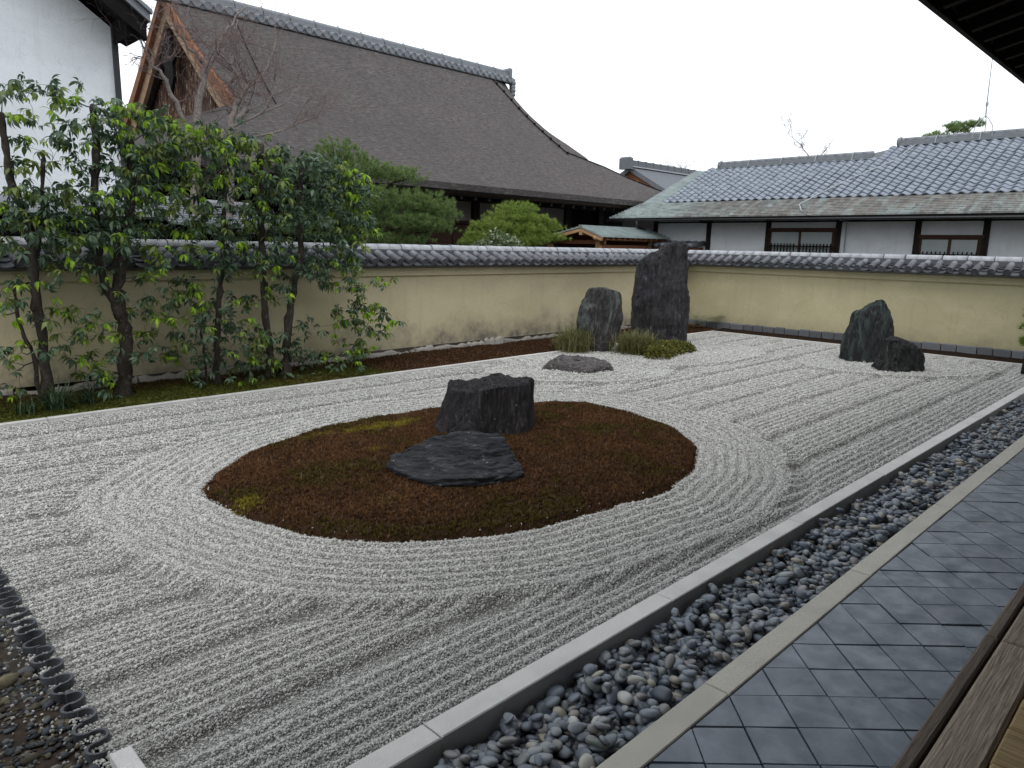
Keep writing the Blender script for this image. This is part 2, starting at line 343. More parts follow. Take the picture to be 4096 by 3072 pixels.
# ================================================================== SETTING
# ------------------------------------------------------------------ ground sheet
def gfn(X, Y): return np.stack([X, Y, -.30+0*X], -1)
P_, F_ = grid(np.linspace(-260, 320, 30), np.linspace(-260, 320, 30), gfn)
tag(add('ground', P_, F_, MT['soilv'], None, False, np.tile((.05, .042, .033), (len(P_), 1))), kind='structure')

# garden bounds
GX0, GX1, GY0, GY1 = .77, 18.62, 2.507, 10.46
ISL = np.array([(2.55, 6.62), (2.93, 7.05), (3.55, 7.50), (4.5, 7.80), (5.5, 7.90), (6.65, 7.62), (7.75, 7.10), (8.2, 6.57), (8.2, 5.83), (8.0, 5.07),
                (7.62, 4.49), (7.14, 4.11), (6.47, 3.80), (5.66, 3.66), (5.0, 3.72), (4.15, 3.86), (3.6, 4.10), (3.14, 4.41), (2.83, 4.79), (2.59, 5.40), (2.50, 5.90), (2.49, 6.36)])
def closed_spline(P, n=260):
    m = len(P); t = np.linspace(0, m, n, endpoint=False); i = t.astype(int); f = (t-i)[:, None]
    p0, p1, p2, p3 = P[(i-1) % m], P[i % m], P[(i+1) % m], P[(i+2) % m]
    return .5*((2*p1)+(-p0+p2)*f+(2*p0-5*p1+4*p2-p3)*f**2+(-p0+3*p1-3*p2+p3)*f**3)
ISLC = closed_spline(ISL, 420)
_ctr = ISLC.mean(0); _a = np.linspace(0, 2*math.pi, 420, endpoint=False); _w = 3.2*np.stack([np.cos(_a), np.sin(_a)], -1)
ISLC = ISLC+(ISLC-_ctr)/np.linalg.norm(ISLC-_ctr, axis=1)[:, None]*(.030*fbm(np.stack([_w[:, 0]*1.6, _w[:, 1]*1.6, 0*_a], -1), 4))[:, None]
def in_poly(X, Y, C):
    x1, y1 = C[:, 0], C[:, 1]; x2, y2 = np.roll(x1, -1), np.roll(y1, -1); ins = np.zeros(X.shape, bool)
    for a, b, c, d in zip(x1, y1, x2, y2):
        k = ((b > Y) != (d > Y)) & (X < (c-a)*(Y-b)/((d-b) if d != b else 1e-9)+a); ins ^= k
    return ins
def sdist(X, Y, C):
    d = np.full(X.shape, 1e9)
    for p in C: d = np.minimum(d, (X-p[0])**2+(Y-p[1])**2)
    d = np.sqrt(d); return np.where(in_poly(X, Y, C), -d, d)
def ell_d(X, Y, cx, cy, a, b, rot):
    c, s = math.cos(rot), math.sin(rot); u = ((X-cx)*c+(Y-cy)*s)/a; v = (-(X-cx)*s+(Y-cy)*c)/b
    r = np.sqrt(u*u+v*v); return (r-1)*min(a, b)
# distance lookup for the island (coarse, bilinear)
_gx = np.arange(0, 19.2, .04); _gy = np.arange(2., 11., .04)
_GX, _GY = np.meshgrid(_gx, _gy, indexing='ij'); _GD = sdist(_GX, _GY, ISLC)
def isl_d(X, Y):
    fx = np.clip((X-_gx[0])/.04, 0, len(_gx)-2.001); fy = np.clip((Y-_gy[0])/.04, 0, len(_gy)-2.001)
    i, j = fx.astype(int), fy.astype(int); u, v = fx-i, fy-j
    return _GD[i, j]*(1-u)*(1-v)+_GD[i+1, j]*u*(1-v)+_GD[i, j+1]*(1-u)*v+_GD[i+1, j+1]*u*v
def gravel_h(X, Y):
    X = np.asarray(X, float); Y = np.asarray(Y, float)
    w = .006*perlin(np.stack([X*.8, Y*1.7, 0*X], -1))
    q = np.mod(Y+w-2.507, .742)
    fine = .5+.5*np.cos((q-.05)/.0985*2*math.pi)
    tro = np.clip(np.minimum((q-.52)/.09, (.745-q)/.05), 0, 1)
    lines = -.032+.021*fine*(1-tro)-.027*tro
    d1 = isl_d(X, Y); d2 = ell_d(X, Y, 13.2, 9.25, 2.1, 1.05, -.35); d3 = ell_d(X, Y, 10.5, 8.6, .85, .55, -.5); d4 = ell_d(X, Y, 16.2, 4.95, 1.05, .75, -.75)
    d = np.minimum(np.minimum(d1, d2+.25), np.minimum(d3+.25, d4+.25))
    wdt = np.where(d1 <= np.minimum(np.minimum(d2, d3), d4)+.25, .95, .85)
    rings = -.024+.021*(.5+.5*np.cos((d-.06)/.118*2*math.pi))
    rim = .030*np.exp(-((d-wdt)/.055)**2)
    t = np.clip((wdt+.05-d)/.08, 0, 1)
    trough_out = -.032*np.exp(-((d-wdt-.17)/.08)**2)
    h = lines*(1-t)+rings*t+rim+trough_out
    h = h+.006*perlin(np.stack([X*1.1, Y*1.1, 3+0*X], -1))+.004*perlin(np.stack([X*9, Y*9, 5+0*X], -1))
    h = h+.03*np.clip((.14-d3)/.3, 0, 1)
    return h
def warp(a, b, n, k): t = np.linspace(0, 1, n); return a+(b-a)*(t*(1-k)+t*t*k)
P_, F_ = grid(warp(GX0, GX1, 640, .55), warp(GY0-.01, GY1+.02, 420, .35), lambda X, Y: np.stack([X, Y, gravel_h(X, Y)], -1))
bed = tag(add('gravel_bed', P_, F_, MT['gravel'], None, True), kind='structure')

def frustum_ok(x, y, z=0., mx=.06):
    v = np.stack([x, y, z+0*x-EYE], -1); a = v@np.array(_r2); b = v@np.array(_u2); c = v@np.array(_f)
    return (c > .3) & (np.abs(a/c) < .709*(1+mx)) & (np.abs(b/c) < .532*(1+mx))
def scatter_gravel():
    pts, scs = [], []
    for (d0, d1_, dens, size) in ((0, 4.3, 11200, .0054), (4.3, 6.2, 8800, .0060), (6.2, 8.6, 5600, .0075), (8.6, 12., 3800, .0086), (12., 22., 2300, .0102)):
        n = int(dens*(GX1-GX0)*(GY1-GY0)); x = R.uniform(GX0-.05, GX1, n); y = R.uniform(GY0, GY1, n)
        c = np.hypot(x, y); k = (c >= d0) & (c < d1_); x, y = x[k], y[k]
        k = frustum_ok(x, y) & (isl_d(x, y) > -.02-.05*(R.random(len(x)) < .010)); x, y = x[k], y[k]
        k = R.random(len(x)) < np.clip(1.3+(gravel_h(x, y)+.028)*26, .30, 1); x, y = x[k], y[k]
        s = size*np.exp(R.normal(0, .26, len(x)))
        z = np.where(isl_d(x, y) < -.02, .035, gravel_h(x, y))+s*R.uniform(-.1, .5, len(x)); pts.append(np.stack([x, y, z], -1))
        scs.append(s[:, None]*R.uniform(.65, 1.3, (len(x), 3)))
    P = np.concatenate(pts); S = np.concatenate(scs)
    me = bpy.data.meshes.new('gravel'); me.vertices.add(len(P)); me.vertices.foreach_set('co', P.astype(np.float32).ravel())
    me.attributes.new('sc', 'FLOAT_VECTOR', 'POINT').data.foreach_set('vector', S.astype(np.float32).ravel())
    me.attributes.new('rot', 'FLOAT_VECTOR', 'POINT').data.foreach_set('vector', R.uniform(0, 6.28, (len(P), 3)).astype(np.float32).ravel())
    o = bpy.data.objects.new('gravel', me); link(o); me.materials.append(MT['stone'])
    ng = bpy.data.node_groups.new('gravel_scatter', 'GeometryNodeTree')
    ng.interface.new_socket(name='Geometry', in_out='INPUT', socket_type='NodeSocketGeometry')
    ng.interface.new_socket(name='Geometry', in_out='OUTPUT', socket_type='NodeSocketGeometry')
    N = ng.nodes; gi = N.new('NodeGroupInput'); go = N.new('NodeGroupOutput'); ip = N.new('GeometryNodeInstanceOnPoints')
    ico = N.new('GeometryNodeMeshIcoSphere'); ico.inputs['Radius'].default_value = 1; ico.inputs['Subdivisions'].default_value = 1
    sm = N.new('GeometryNodeSetMaterial'); sm.inputs['Material'].default_value = MT['stone']
    a1 = N.new('GeometryNodeInputNamedAttribute'); a1.data_type = 'FLOAT_VECTOR'; a1.inputs['Name'].default_value = 'sc'
    a2 = N.new('GeometryNodeInputNamedAttribute'); a2.data_type = 'FLOAT_VECTOR'; a2.inputs['Name'].default_value = 'rot'
    er = N.new('FunctionNodeEulerToRotation'); L = ng.links.new
    L(gi.outputs[0], ip.inputs['Points']); L(ico.outputs['Mesh'], sm.inputs['Geometry']); L(sm.outputs[0], ip.inputs['Instance'])
    L(a1.outputs['Attribute'], ip.inputs['Scale']); L(a2.outputs['Attribute'], er.inputs[0]); L(er.outputs[0], ip.inputs['Rotation'])
    L(ip.outputs[0], go.inputs[0])
    o.modifiers.new('scatter', 'NODES').node_group = ng
    return tag(o, 'pale grey raked gravel covering the dry garden', 'gravel', kind='stuff')
scatter_gravel()

# ------------------------------------------------------------------ moss island
def mound_h(X, Y):
    d = -isl_d(X, Y); e = np.clip(d/.06, 0, 1)
    return -.03+e*.055+.085*(1-np.exp(-np.clip(d, 0, 3)/.9))+.022*fbm(np.stack([X*1.6, Y*1.6, 0*X], -1), 3)*e+.010*perlin(np.stack([X*7, Y*7, 2+0*X], -1))*e
def moss_col(X, Y, n):
    f = fbm(np.stack([X*1.1, Y*1.1, 7+0*X], -1), 4); f2 = fbm(np.stack([X*5., Y*5., 9+0*X], -1), 3)
    br = np.array([.070, .036, .015]); rd = np.array([.13, .065, .030]); ol = np.array([.078, .060, .014]); ye = np.array([.23, .195, .022])
    t = np.clip(.5+.8*f+.35*f2, 0, 1)[:, None]; c = br*(1-t)+rd*t
    o = np.clip((-f-.02+.30*f2)*2.0, 0, .85)[:, None]; c = c*(1-o)+ol*o
    for (cx, cy, rx, ry, w) in ((2.62, 5.86, .16, .20, 1), (5.15, 7.22, .46, .2, .75), (4.75, 7.32, .42, .13, .7), (4.2, 7.46, .3, .09, .35), (3.5, 5.0, .2, .15, .15), (4.35, 6.4, .12, .1, .5)):
        k = np.clip(1.25-np.sqrt(((X-cx)/rx)**2+((Y-cy)/ry)**2)+.6*f2, 0, 1)[:, None]*w; c = c*(1-k)+ye*k
    return c*np.clip(1+.35*R.normal(0, 1, (n, 1)), .35, 2.2)
xs = np.arange(2.4, 8.4, .045); ys = np.arange(3.55, 8.05, .045)
X_, Y_ = np.meshgrid(xs, ys, indexing='ij'); keep = isl_d(X_, Y_) < .035
P_ = np.stack([X_, Y_, np.where(isl_d(X_, Y_) < 0.02, mound_h(X_, Y_), -.05)], -1).reshape(-1, 3)
I = np.arange(len(P_)).reshape(X_.shape); ok = keep[:-1, :-1] & keep[1:, :-1] & keep[1:, 1:] & keep[:-1, 1:]
F_ = np.stack([I[:-1, :-1], I[1:, :-1], I[1:, 1:], I[:-1, 1:]], -1)[ok]
isl = tag(add('moss_island', P_, F_, MT['moss'], None, True, np.tile((.03, .014, .008), (len(P_), 1))), kind='structure')
def blades(P, n_per, hgt, wid, spread, col=None, lean=.6, seg=1):
    n = len(P); m = n*n_per; B = np.repeat(P, n_per, 0); a = R.uniform(0, 6.283, m); h = hgt*R.uniform(.55, 1.25, m); w = wid*R.uniform(.6, 1.4, m)
    off = np.stack([np.cos(a), np.sin(a)], -1); B = B.copy(); B[:, :2] += off*(spread*R.random(m))[:, None]
    pr = np.stack([-off[:, 1], off[:, 0]], -1); ln = lean*R.random(m)*h
    v0 = B.copy(); v0[:, :2] -= pr*w[:, None]/2; v1 = B.copy(); v1[:, :2] += pr*w[:, None]/2
    v2 = B.copy(); v2[:, :2] += off*ln[:, None]; v2[:, 2] += h
    V = np.stack([v0, v1, v2], 1).reshape(-1, 3); F = np.arange(3*m).reshape(-1, 3)
    return V, F, (None if col is None else np.repeat(col, n_per*3, 0))
n = 62000; x = R.uniform(2.45, 8.3, n); y = R.uniform(3.6, 8.0, n); k = isl_d(x, y) < .012+.02*perlin(np.stack([x*14, y*14, 0*x], -1)); x, y = x[k], y[k]
z = mound_h(x, y); c = moss_col(x, y, len(x)); V, F, C = blades(np.stack([x, y, z], -1), 6, .025, .010, .013, c)
C = C.copy(); add('moss', V, F, MT['moss'], isl, False, C, 'stuff')
n = 700; x = R.uniform(2.6, 8.2, n); y = R.uniform(3.7, 7.9, n); k = isl_d(x, y) < -.08; x, y = x[k], y[k]
V, F, C = blades(np.stack([x, y, mound_h(x, y)], -1), 3, .045, .005, .01, np.tile((.20, .125, .085), (len(x), 1)), 1.1)
add('dry_moss_stalks', V, F, MT['moss'], isl, False, C, 'stuff')

# ------------------------------------------------------------------ moss bank under the walls, soil at the near left
def bank_z(X, Y): return np.minimum(.02+.075*np.clip((Y-10.5)/1.4, 0, 1), .11)+.03*fbm(np.stack([X*.9, Y*.9, 0*X], -1), 3)*np.clip((Y-10.5)/.4, 0, 1)
P_, F_ = grid(np.arange(-4, 19.45, .06), np.arange(10.545, 11.99, .05), lambda X, Y: np.stack([X, Y, bank_z(X, Y)], -1))
def bank_col(X, Y):
    f = fbm(np.stack([X*.8, Y*.8, 3+0*X], -1), 4); gr = np.clip((8.2-X)/2.2+f*.9, 0, 1)[:, None]*np.clip((11.6-Y)/.5+.25, .2, 1)[:, None]
    return (np.array([.060, .030, .014])*(1-gr)+np.array([.055, .060, .010])*gr)*np.clip(1+.3*R.normal(0, 1, (len(X), 1)), .4, 2)
bank = tag(add('moss_bank', P_, F_, MT['moss'], None, True, bank_col(P_[:, 0], P_[:, 1])), kind='structure')
n = 26000; x = R.uniform(1.2, 18.6, n); y = R.uniform(10.56, 11.88, n); k = frustum_ok(x, y, .1); x, y = x[k], y[k]
V, F, C = blades(np.stack([x, y, bank_z(x, y)], -1), 4, .026, .013, .015, bank_col(x, y)); add('moss', V, F, MT['moss'], bank, False, C, 'stuff')
def bank2_z(X, Y): return .015+.05*np.clip((X-18.7)/.6, 0, 1)+.008*perlin(np.stack([X*5, Y*3, 0*X], -1))
P_, F_ = grid(np.arange(18.7, 19.4, .06), np.arange(-3, 10.6, .08), lambda X, Y: np.stack([X, Y, bank2_z(X, Y)], -1))
tag(add('moss_bank', P_, F_, MT['moss'], None, True, bank_col(P_[:, 0], P_[:, 1])*.28), kind='structure')
P_, F_ = grid(np.arange(-6, .78, .05), np.arange(-3, 12, .05), lambda X, Y: np.stack([X, Y, -.035+.02*fbm(np.stack([X*2, Y*2, 0*X], -1), 4)], -1))
fr = fbm(np.stack([P_[:, 0]*2.2, P_[:, 1]*2.2, 4+0*P_[:, 0]], -1), 4)[:, None]; t = np.clip(.5+1.4*fr, 0, 1)
soil = tag(add('soil_bed', P_, F_, MT['soilv'], None, True, np.array([.030, .026, .020])*(1-t)+np.array([.036, .025, .019])*t), kind='structure')
# rubble stones on the soil
def stone_mass(P, S, seed, cols, name, parent, mat):
    rs = np.random.default_rng(seed); t = (1+5**.5)/2
    iv = np.array([(-1, t, 0), (1, t, 0), (-1, -t, 0), (1, -t, 0), (0, -1, t), (0, 1, t), (0, -1, -t), (0, 1, -t), (t, 0, -1), (t, 0, 1), (-t, 0, -1), (-t, 0, 1)])/math.hypot(1, t)
    fi = np.array([(0, 11, 5), (0, 5, 1), (0, 1, 7), (0, 7, 10), (0, 10, 11), (1, 5, 9), (5, 11, 4), (11, 10, 2), (10, 7, 6), (7, 1, 8), (3, 9, 4), (3, 4, 2), (3, 2, 6), (3, 6, 8), (3, 8, 9), (4, 9, 5), (2, 4, 11), (6, 2, 10), (8, 6, 7), (9, 8, 1)])
    n = len(P); jit = iv[None]*rs.uniform(.75, 1.2, (n, 12, 1)); a = rs.uniform(0, 6.28, n)
    v = jit*S[:, None, :]; c, s_ = np.cos(a)[:, None], np.sin(a)[:, None]
    v = np.stack([v[..., 0]*c-v[..., 1]*s_, v[..., 0]*s_+v[..., 1]*c, v[..., 2]], -1)+P[:, None]
    F = (fi[None]+12*np.arange(n)[:, None, None]).reshape(-1, 3)
    return add(name, v.reshape(-1, 3), F, mat, parent, False, np.repeat(cols, 12, 0), 'stuff')
n = 12000; x = R.uniform(-.4, .735, n); y = R.uniform(2.0, 6.6, n); k = frustum_ok(x, y, 0, .15); x, y = x[k], y[k]; n = len(x)
k = fbm(np.stack([x*2.6, y*2.6, 8+0*x], -1), 3) > -.28; x, y = x[k], y[k]; n = len(x)
sz = .0105*np.exp(R.normal(0, .42, n)); pal = np.array([(.10, .105, .11), (.055, .058, .06), (.13, .115, .075), (.085, .075, .055), (.06, .068, .08), (.16, .15, .13)])
stone_mass(np.stack([x, y, -.032+.3*sz], -1), sz[:, None]*R.uniform(.6, 1.4, (n, 3))*np.array([1.2, 1, .6]), 5, pal[R.integers(0, 6, n)]*R.uniform(.4, 1.0, (n, 1)), 'rubble', soil, MT['soilv'])
n = 420; x = .735-np.abs(R.normal(0, .10, n)); y = R.uniform(2.9, 5.8, n); sz = R.uniform(.005, .010, n)
stone_mass(np.stack([x, y, -.028+.3*sz], -1), sz[:, None]*R.uniform(.7, 1.3, (n, 3)), 6, np.tile((.36, .35, .33), (n, 1))*R.uniform(.4, 1.2, (n, 1)), 'spilled_gravel', soil, MT['soilv'])

# ------------------------------------------------------------------ wavy edging of roof tiles on edge
edg = empty('tile_edging', (.765, 4.2, -.03), 'wavy border of dark roof tiles set on edge beside the gravel', 'edging')
def arc_tile():
    m = MB(); n = 12; ro, ri, z0, z1 = .062, .048, -.10, .036; st = math.radians(104)
    for i in range(n+1):
        a = -st+2*st*i/n
        for r, z in ((ro, z0), (ro, z1), (ri, z1), (ri, z0)): m.V.append((r*math.cos(a), r*math.sin(a), z))
    for i in range(n):
        for k in range(4): m.F.append([4*i+k, 4*i+(k+1) % 4, 4*i+4+(k+1) % 4, 4*i+4+k])
    m.F.append([0, 1, 2, 3][::-1]); m.F.append([4*n+k for k in range(4)])
    return mesh_from('edging_tile', m.V, m.F, MT['tile_pan'])
me_arc = arc_tile()
for i in range(26):
    y = 3.37+.0985*i; s = 1 if i % 2 else -1
    inst('edging_tile', me_arc, Matrix.Translation((.765+.004*s, y+rng.uniform(-.008, .008), -.012+rng.uniform(-.012, .008))) @ Euler((rng.uniform(-.06, .06), rng.uniform(-.05, .05), (0 if s > 0 else math.pi)+rng.uniform(-.12, .12))).to_matrix().to_4x4() @ Matrix.Diagonal((1.0, .88, 1, 1)), edg)

# ------------------------------------------------------------------ kerbs
def kerb_row(name, label, cuts, y0, y1, z0, z1, mat, axis='x', gap=.004):
    r = empty(name, ((cuts[0]+cuts[-1])/2 if axis == 'x' else (y0+y1)/2, (y0+y1)/2 if axis == 'x' else (cuts[0]+cuts[-1])/2, z0), label, 'kerb')
    for a, b in zip(cuts[:-1], cuts[1:]):
        dz = rng.uniform(-.002, .002); m = MB()
        if axis == 'x': m.chamfer(a+gap, b-gap, y0+rng.uniform(-.002, .002), y1+rng.uniform(-.002, .002), z0, z1+dz)
        else: m.chamfer(y0, y1, a+gap, b-gap, z0, z1+dz)
        m.build('kerb_stone', mat, r)
    return r
kerb_row('granite_kerb', 'raised pale granite kerb between the raked gravel and the pebble strip', [-2.1, -.05, 1.95, 3.94, 5.97, 8.0, 9.95, 11.92, 12.95, 14.9, 16.9, 18.75], 2.367, 2.507, -.26, .0, MT['granite'])
kerb_row('granite_kerb', 'flat buff granite kerb between the pebbles and the blue paving tiles', [-.9, 1.2, 3.267, 5.325, 7.38, 9.31, 11.3, 13.3, 15.3, 17.3, 19.2], 1.5893, 1.7365, -.26, .0, MT['granite2'])
kerb_row('granite_edging', 'thin grey granite edging between the gravel and the mossy tree bed', [-4, -2, .3, 2.15, 4.05, 5.9, 7.75, 9.6, 11.45, 13.3, 15.1, 16.9, 18.7], 10.46, 10.545, -.2, .022, MT['granite'])
kerb_row('granite_edging', 'thin pale granite edging along the foot of the far ochre wall', [-3, -1, 1, 2.8, 4.6, 6.4, 8.2, 10.455], 18.62, 18.70, -.2, .02, MT['granite'], 'y')
kerb_row('granite_block', 'short pale granite block at the end of the wavy tile border', [1.2, 3.265], .772, .862, -.26, .035, MT['granite'], 'y')

# ------------------------------------------------------------------ pebble strip
pb = MB(); pb.box(-2, 19.2, 1.7365, 2.367, -.26, -.175)
pbed = tag(pb.build('pebble_bed', MT['slate'], None), kind='structure')
def pebble_meshes():
    out = []
    import bmesh
    for k in range(6):
        bm = bmesh.new(); bmesh.ops.create_icosphere(bm, subdivisions=2 if k < 6 else 1, radius=1); rs = np.random.default_rng(50+k)
        V = np.array([v.co[:] for v in bm.verts]); F = np.array([[v.index for v in f.verts] for f in bm.faces]); bm.free()
        V = V*(1+.12*perlin(V*.9+k*9)[:, None]); V = np.sign(V)*np.abs(V)**.95
        out.append((V, F))
    return out
PM = pebble_meshes(); PME = [mesh_from('pebble', v, f, MT['pebble'], True) for v, f in PM]
def drop_pebbles():
    cell = .012; x0, x1, y0, y1 = 1.5, 19.0, 1.742, 2.362
    H = np.full((int((x1-x0)/cell)+1, int((y1-y0)/cell)+1), -.178)
    out = []; rs = np.random.default_rng(21)
    for layer, n in ((0, 4600), (1, 5200)):
        for _ in range(n):
            s = .0315*math.exp(rs.normal(0, .26)); ax = (s*rs.uniform(1., 1.4), s*rs.uniform(.75, 1.0), s*rs.uniform(.36, .60))
            u = rs.random(); x = x0+.05+(x1-x0-.1)*u; y = rs.uniform(y0+ax[1]*.7, y1-ax[1]*.7)
            i0, i1 = int((x-ax[1]*.7-x0)/cell), int((x+ax[1]*.7-x0)/cell)+1; j0, j1 = max(0, int((y-ax[1]*.7-y0)/cell)), int((y+ax[1]*.7-y0)/cell)+1
            sub = H[max(i0, 0):i1, j0:j1]
            if sub.size == 0: continue
            top = float(np.quantile(sub, .55)); z = top+ax[2]*.72
            if z+ax[2] > -.032+.03*rs.random(): continue
            H[max(i0, 0):i1, j0:j1] = np.maximum(sub, z+ax[2]*.62)
            out.append((x, y, z, ax, rs.uniform(0, 6.28), rs.normal(0, .30), rs.normal(0, .30), int(rs.integers(0, 6))))
    return out
PB = [p for p in drop_pebbles() if frustum_ok(np.array([p[0]]), np.array([p[1]]), -.1, .12)[0]]
PB.sort(key=lambda p: math.hypot(p[0], p[1])-p[2]*6)
VV, FF, off = [], [], 0
for i, (x, y, z, ax, a, t1, t2, k) in enumerate(PB):
    M = Matrix.Translation((x, y, z)) @ Euler((t1, t2, a)).to_matrix().to_4x4() @ Matrix.Diagonal((ax[0], ax[1], ax[2], 1))
    if i < 300: inst('pebble', PME[k], M, pbed)
    else:
        v = PM[k][0]@np.array(M.to_3x3()).T+np.array(M.translation); VV.append(v); FF.append(PM[k][1]+off); off += len(v)
add('pebbles', np.concatenate(VV), np.concatenate(FF), MT['pebbles'], pbed, True, None, 'stuff')

# ------------------------------------------------------------------ diagonal paving tiles
pv = MB(); pv.box(-3, 20, -2.2, 1.5893, -.26, -.035)
pave = tag(pv.build('tile_paving', MT['black'], None), kind='structure')
def clip(P, ax, lim, sgn):
    out = []
    for i in range(len(P)):
        a, b = P[i], P[(i+1) % len(P)]; da, db = sgn*(a[ax]-lim), sgn*(b[ax]-lim)
        if da <= 0: out.append(a)
        if (da < 0 < db) or (db < 0 < da): t = da/(da-db); out.append((a[0]+(b[0]-a[0])*t, a[1]+(b[1]-a[1])*t))
    return out
ntile = 0
for i in range(-18, 46):
    for j in range(-40, 40):
        s0, s1 = 6.332+.3675*i, 6.332+.3675*(i+1); d0, d1 = 3.16+.3715*j, 3.16+.3715*(j+1); gp = rng.uniform(.0032, .0062)
        s0 += gp; s1 -= gp; d0 += gp; d1 -= gp
        Q = [((s+d)/2, (s-d)/2) for s, d in ((s0, d0), (s1, d0), (s1, d1), (s0, d1))]
        cx, cy = sum(q[0] for q in Q)/4, sum(q[1] for q in Q)/4
        if cy > 1.85 or cy < -.6 or not frustum_ok(np.array([cx]), np.array([cy]), 0, .12)[0]: continue
        Q = clip(Q, 1, 1.584, 1)
        if len(Q) < 3: continue
        area = abs(sum(Q[k][0]*Q[(k+1) % len(Q)][1]-Q[(k+1) % len(Q)][0]*Q[k][1] for k in range(len(Q))))/2
        if area < 2e-4: continue
        Q = Q[::-1] if sum(Q[k][0]*Q[(k+1) % len(Q)][1]-Q[(k+1) % len(Q)][0]*Q[k][1] for k in range(len(Q))) < 0 else Q
        nq = len(Q); zt = -.006+rng.uniform(-.004, .004); tx, ty = rng.gauss(0, .007), rng.gauss(0, .007); c = .003
        ax, ay = sum(q[0] for q in Q)/nq, sum(q[1] for q in Q)/nq
        top = []; mid = []
        for q in Q:
            dx, dy = ax-q[0], ay-q[1]; L = math.hypot(dx, dy); zz = zt+tx*(q[0]-ax)+ty*(q[1]-ay)
            top.append((q[0]+dx/L*c, q[1]+dy/L*c, zz)); mid.append((q[0], q[1], zz-c))
        V = [(q[0], q[1], -.04) for q in Q]+mid+top
        F = [list(range(2*nq, 3*nq))]+[[b*nq+k, b*nq+(k+1) % nq, (b+1)*nq+(k+1) % nq, (b+1)*nq+k] for b in (0, 1) for k in range(nq)]
        if ntile < 300: add('floor_tile', V, F, MT['pave'], pave); ntile += 1

# ------------------------------------------------------------------ the hall the photographer stands in: veranda and eave
vr = empty('veranda_hall', (4, -1, -.05), 'dark wooden veranda and overhanging eave on the photographer\'s side', 'building')
for a, b in ((-6, -.1), (-.1, 3.475), (3.475, 7.4), (7.4, 11.3), (11.3, 16)):
    MB().chamfer(a+.002, b-.002, .512, .560, .48, .698, .008).build('edge_sill', MT['veranda2'], vr)
for a, b in ((-6, -1.9), (-1.9, 3.47), (3.47, 6.9), (6.9, 11), (11, 16)):
    MB().chamfer(a+.002, b-.002, .352, .500, .46, .702, .012).build('edge_beam', MT['veranda'], vr)
bx = -5.9
while bx < 15.5:
    w = .25+rng.uniform(-.02, .03); dz = rng.uniform(-.004, .004)
    MB().chamfer(bx+.003, bx+w-.003, -1.55, .345+rng.uniform(-.004, .002), .66, .712+dz, .008).build('veranda_board', MT['board'], vr); bx += w
for x in np.arange(-5.5, 15.6, 1.95): MB().box(x-.06, x+.06, .37, .49, -.05, .46).build('veranda_post', MT['darkwood'], vr)
MB().box(-6, 16, -1.75, -1.56, .0, 4.9).build('wall', MT['darkwood'], vr)  # unseen hall wall behind the camera, added to block light
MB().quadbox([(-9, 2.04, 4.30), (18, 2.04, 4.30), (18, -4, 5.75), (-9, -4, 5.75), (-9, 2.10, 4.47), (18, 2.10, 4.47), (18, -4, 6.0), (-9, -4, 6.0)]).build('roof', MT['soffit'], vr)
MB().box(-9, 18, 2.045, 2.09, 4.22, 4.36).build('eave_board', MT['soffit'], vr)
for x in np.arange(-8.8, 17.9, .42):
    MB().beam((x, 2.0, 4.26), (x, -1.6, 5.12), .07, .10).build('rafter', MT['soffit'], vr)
MB().beam((-9, .4, 4.50), (18, .4, 4.50), .14, .2).build('purlin', MT['soffit'], vr)

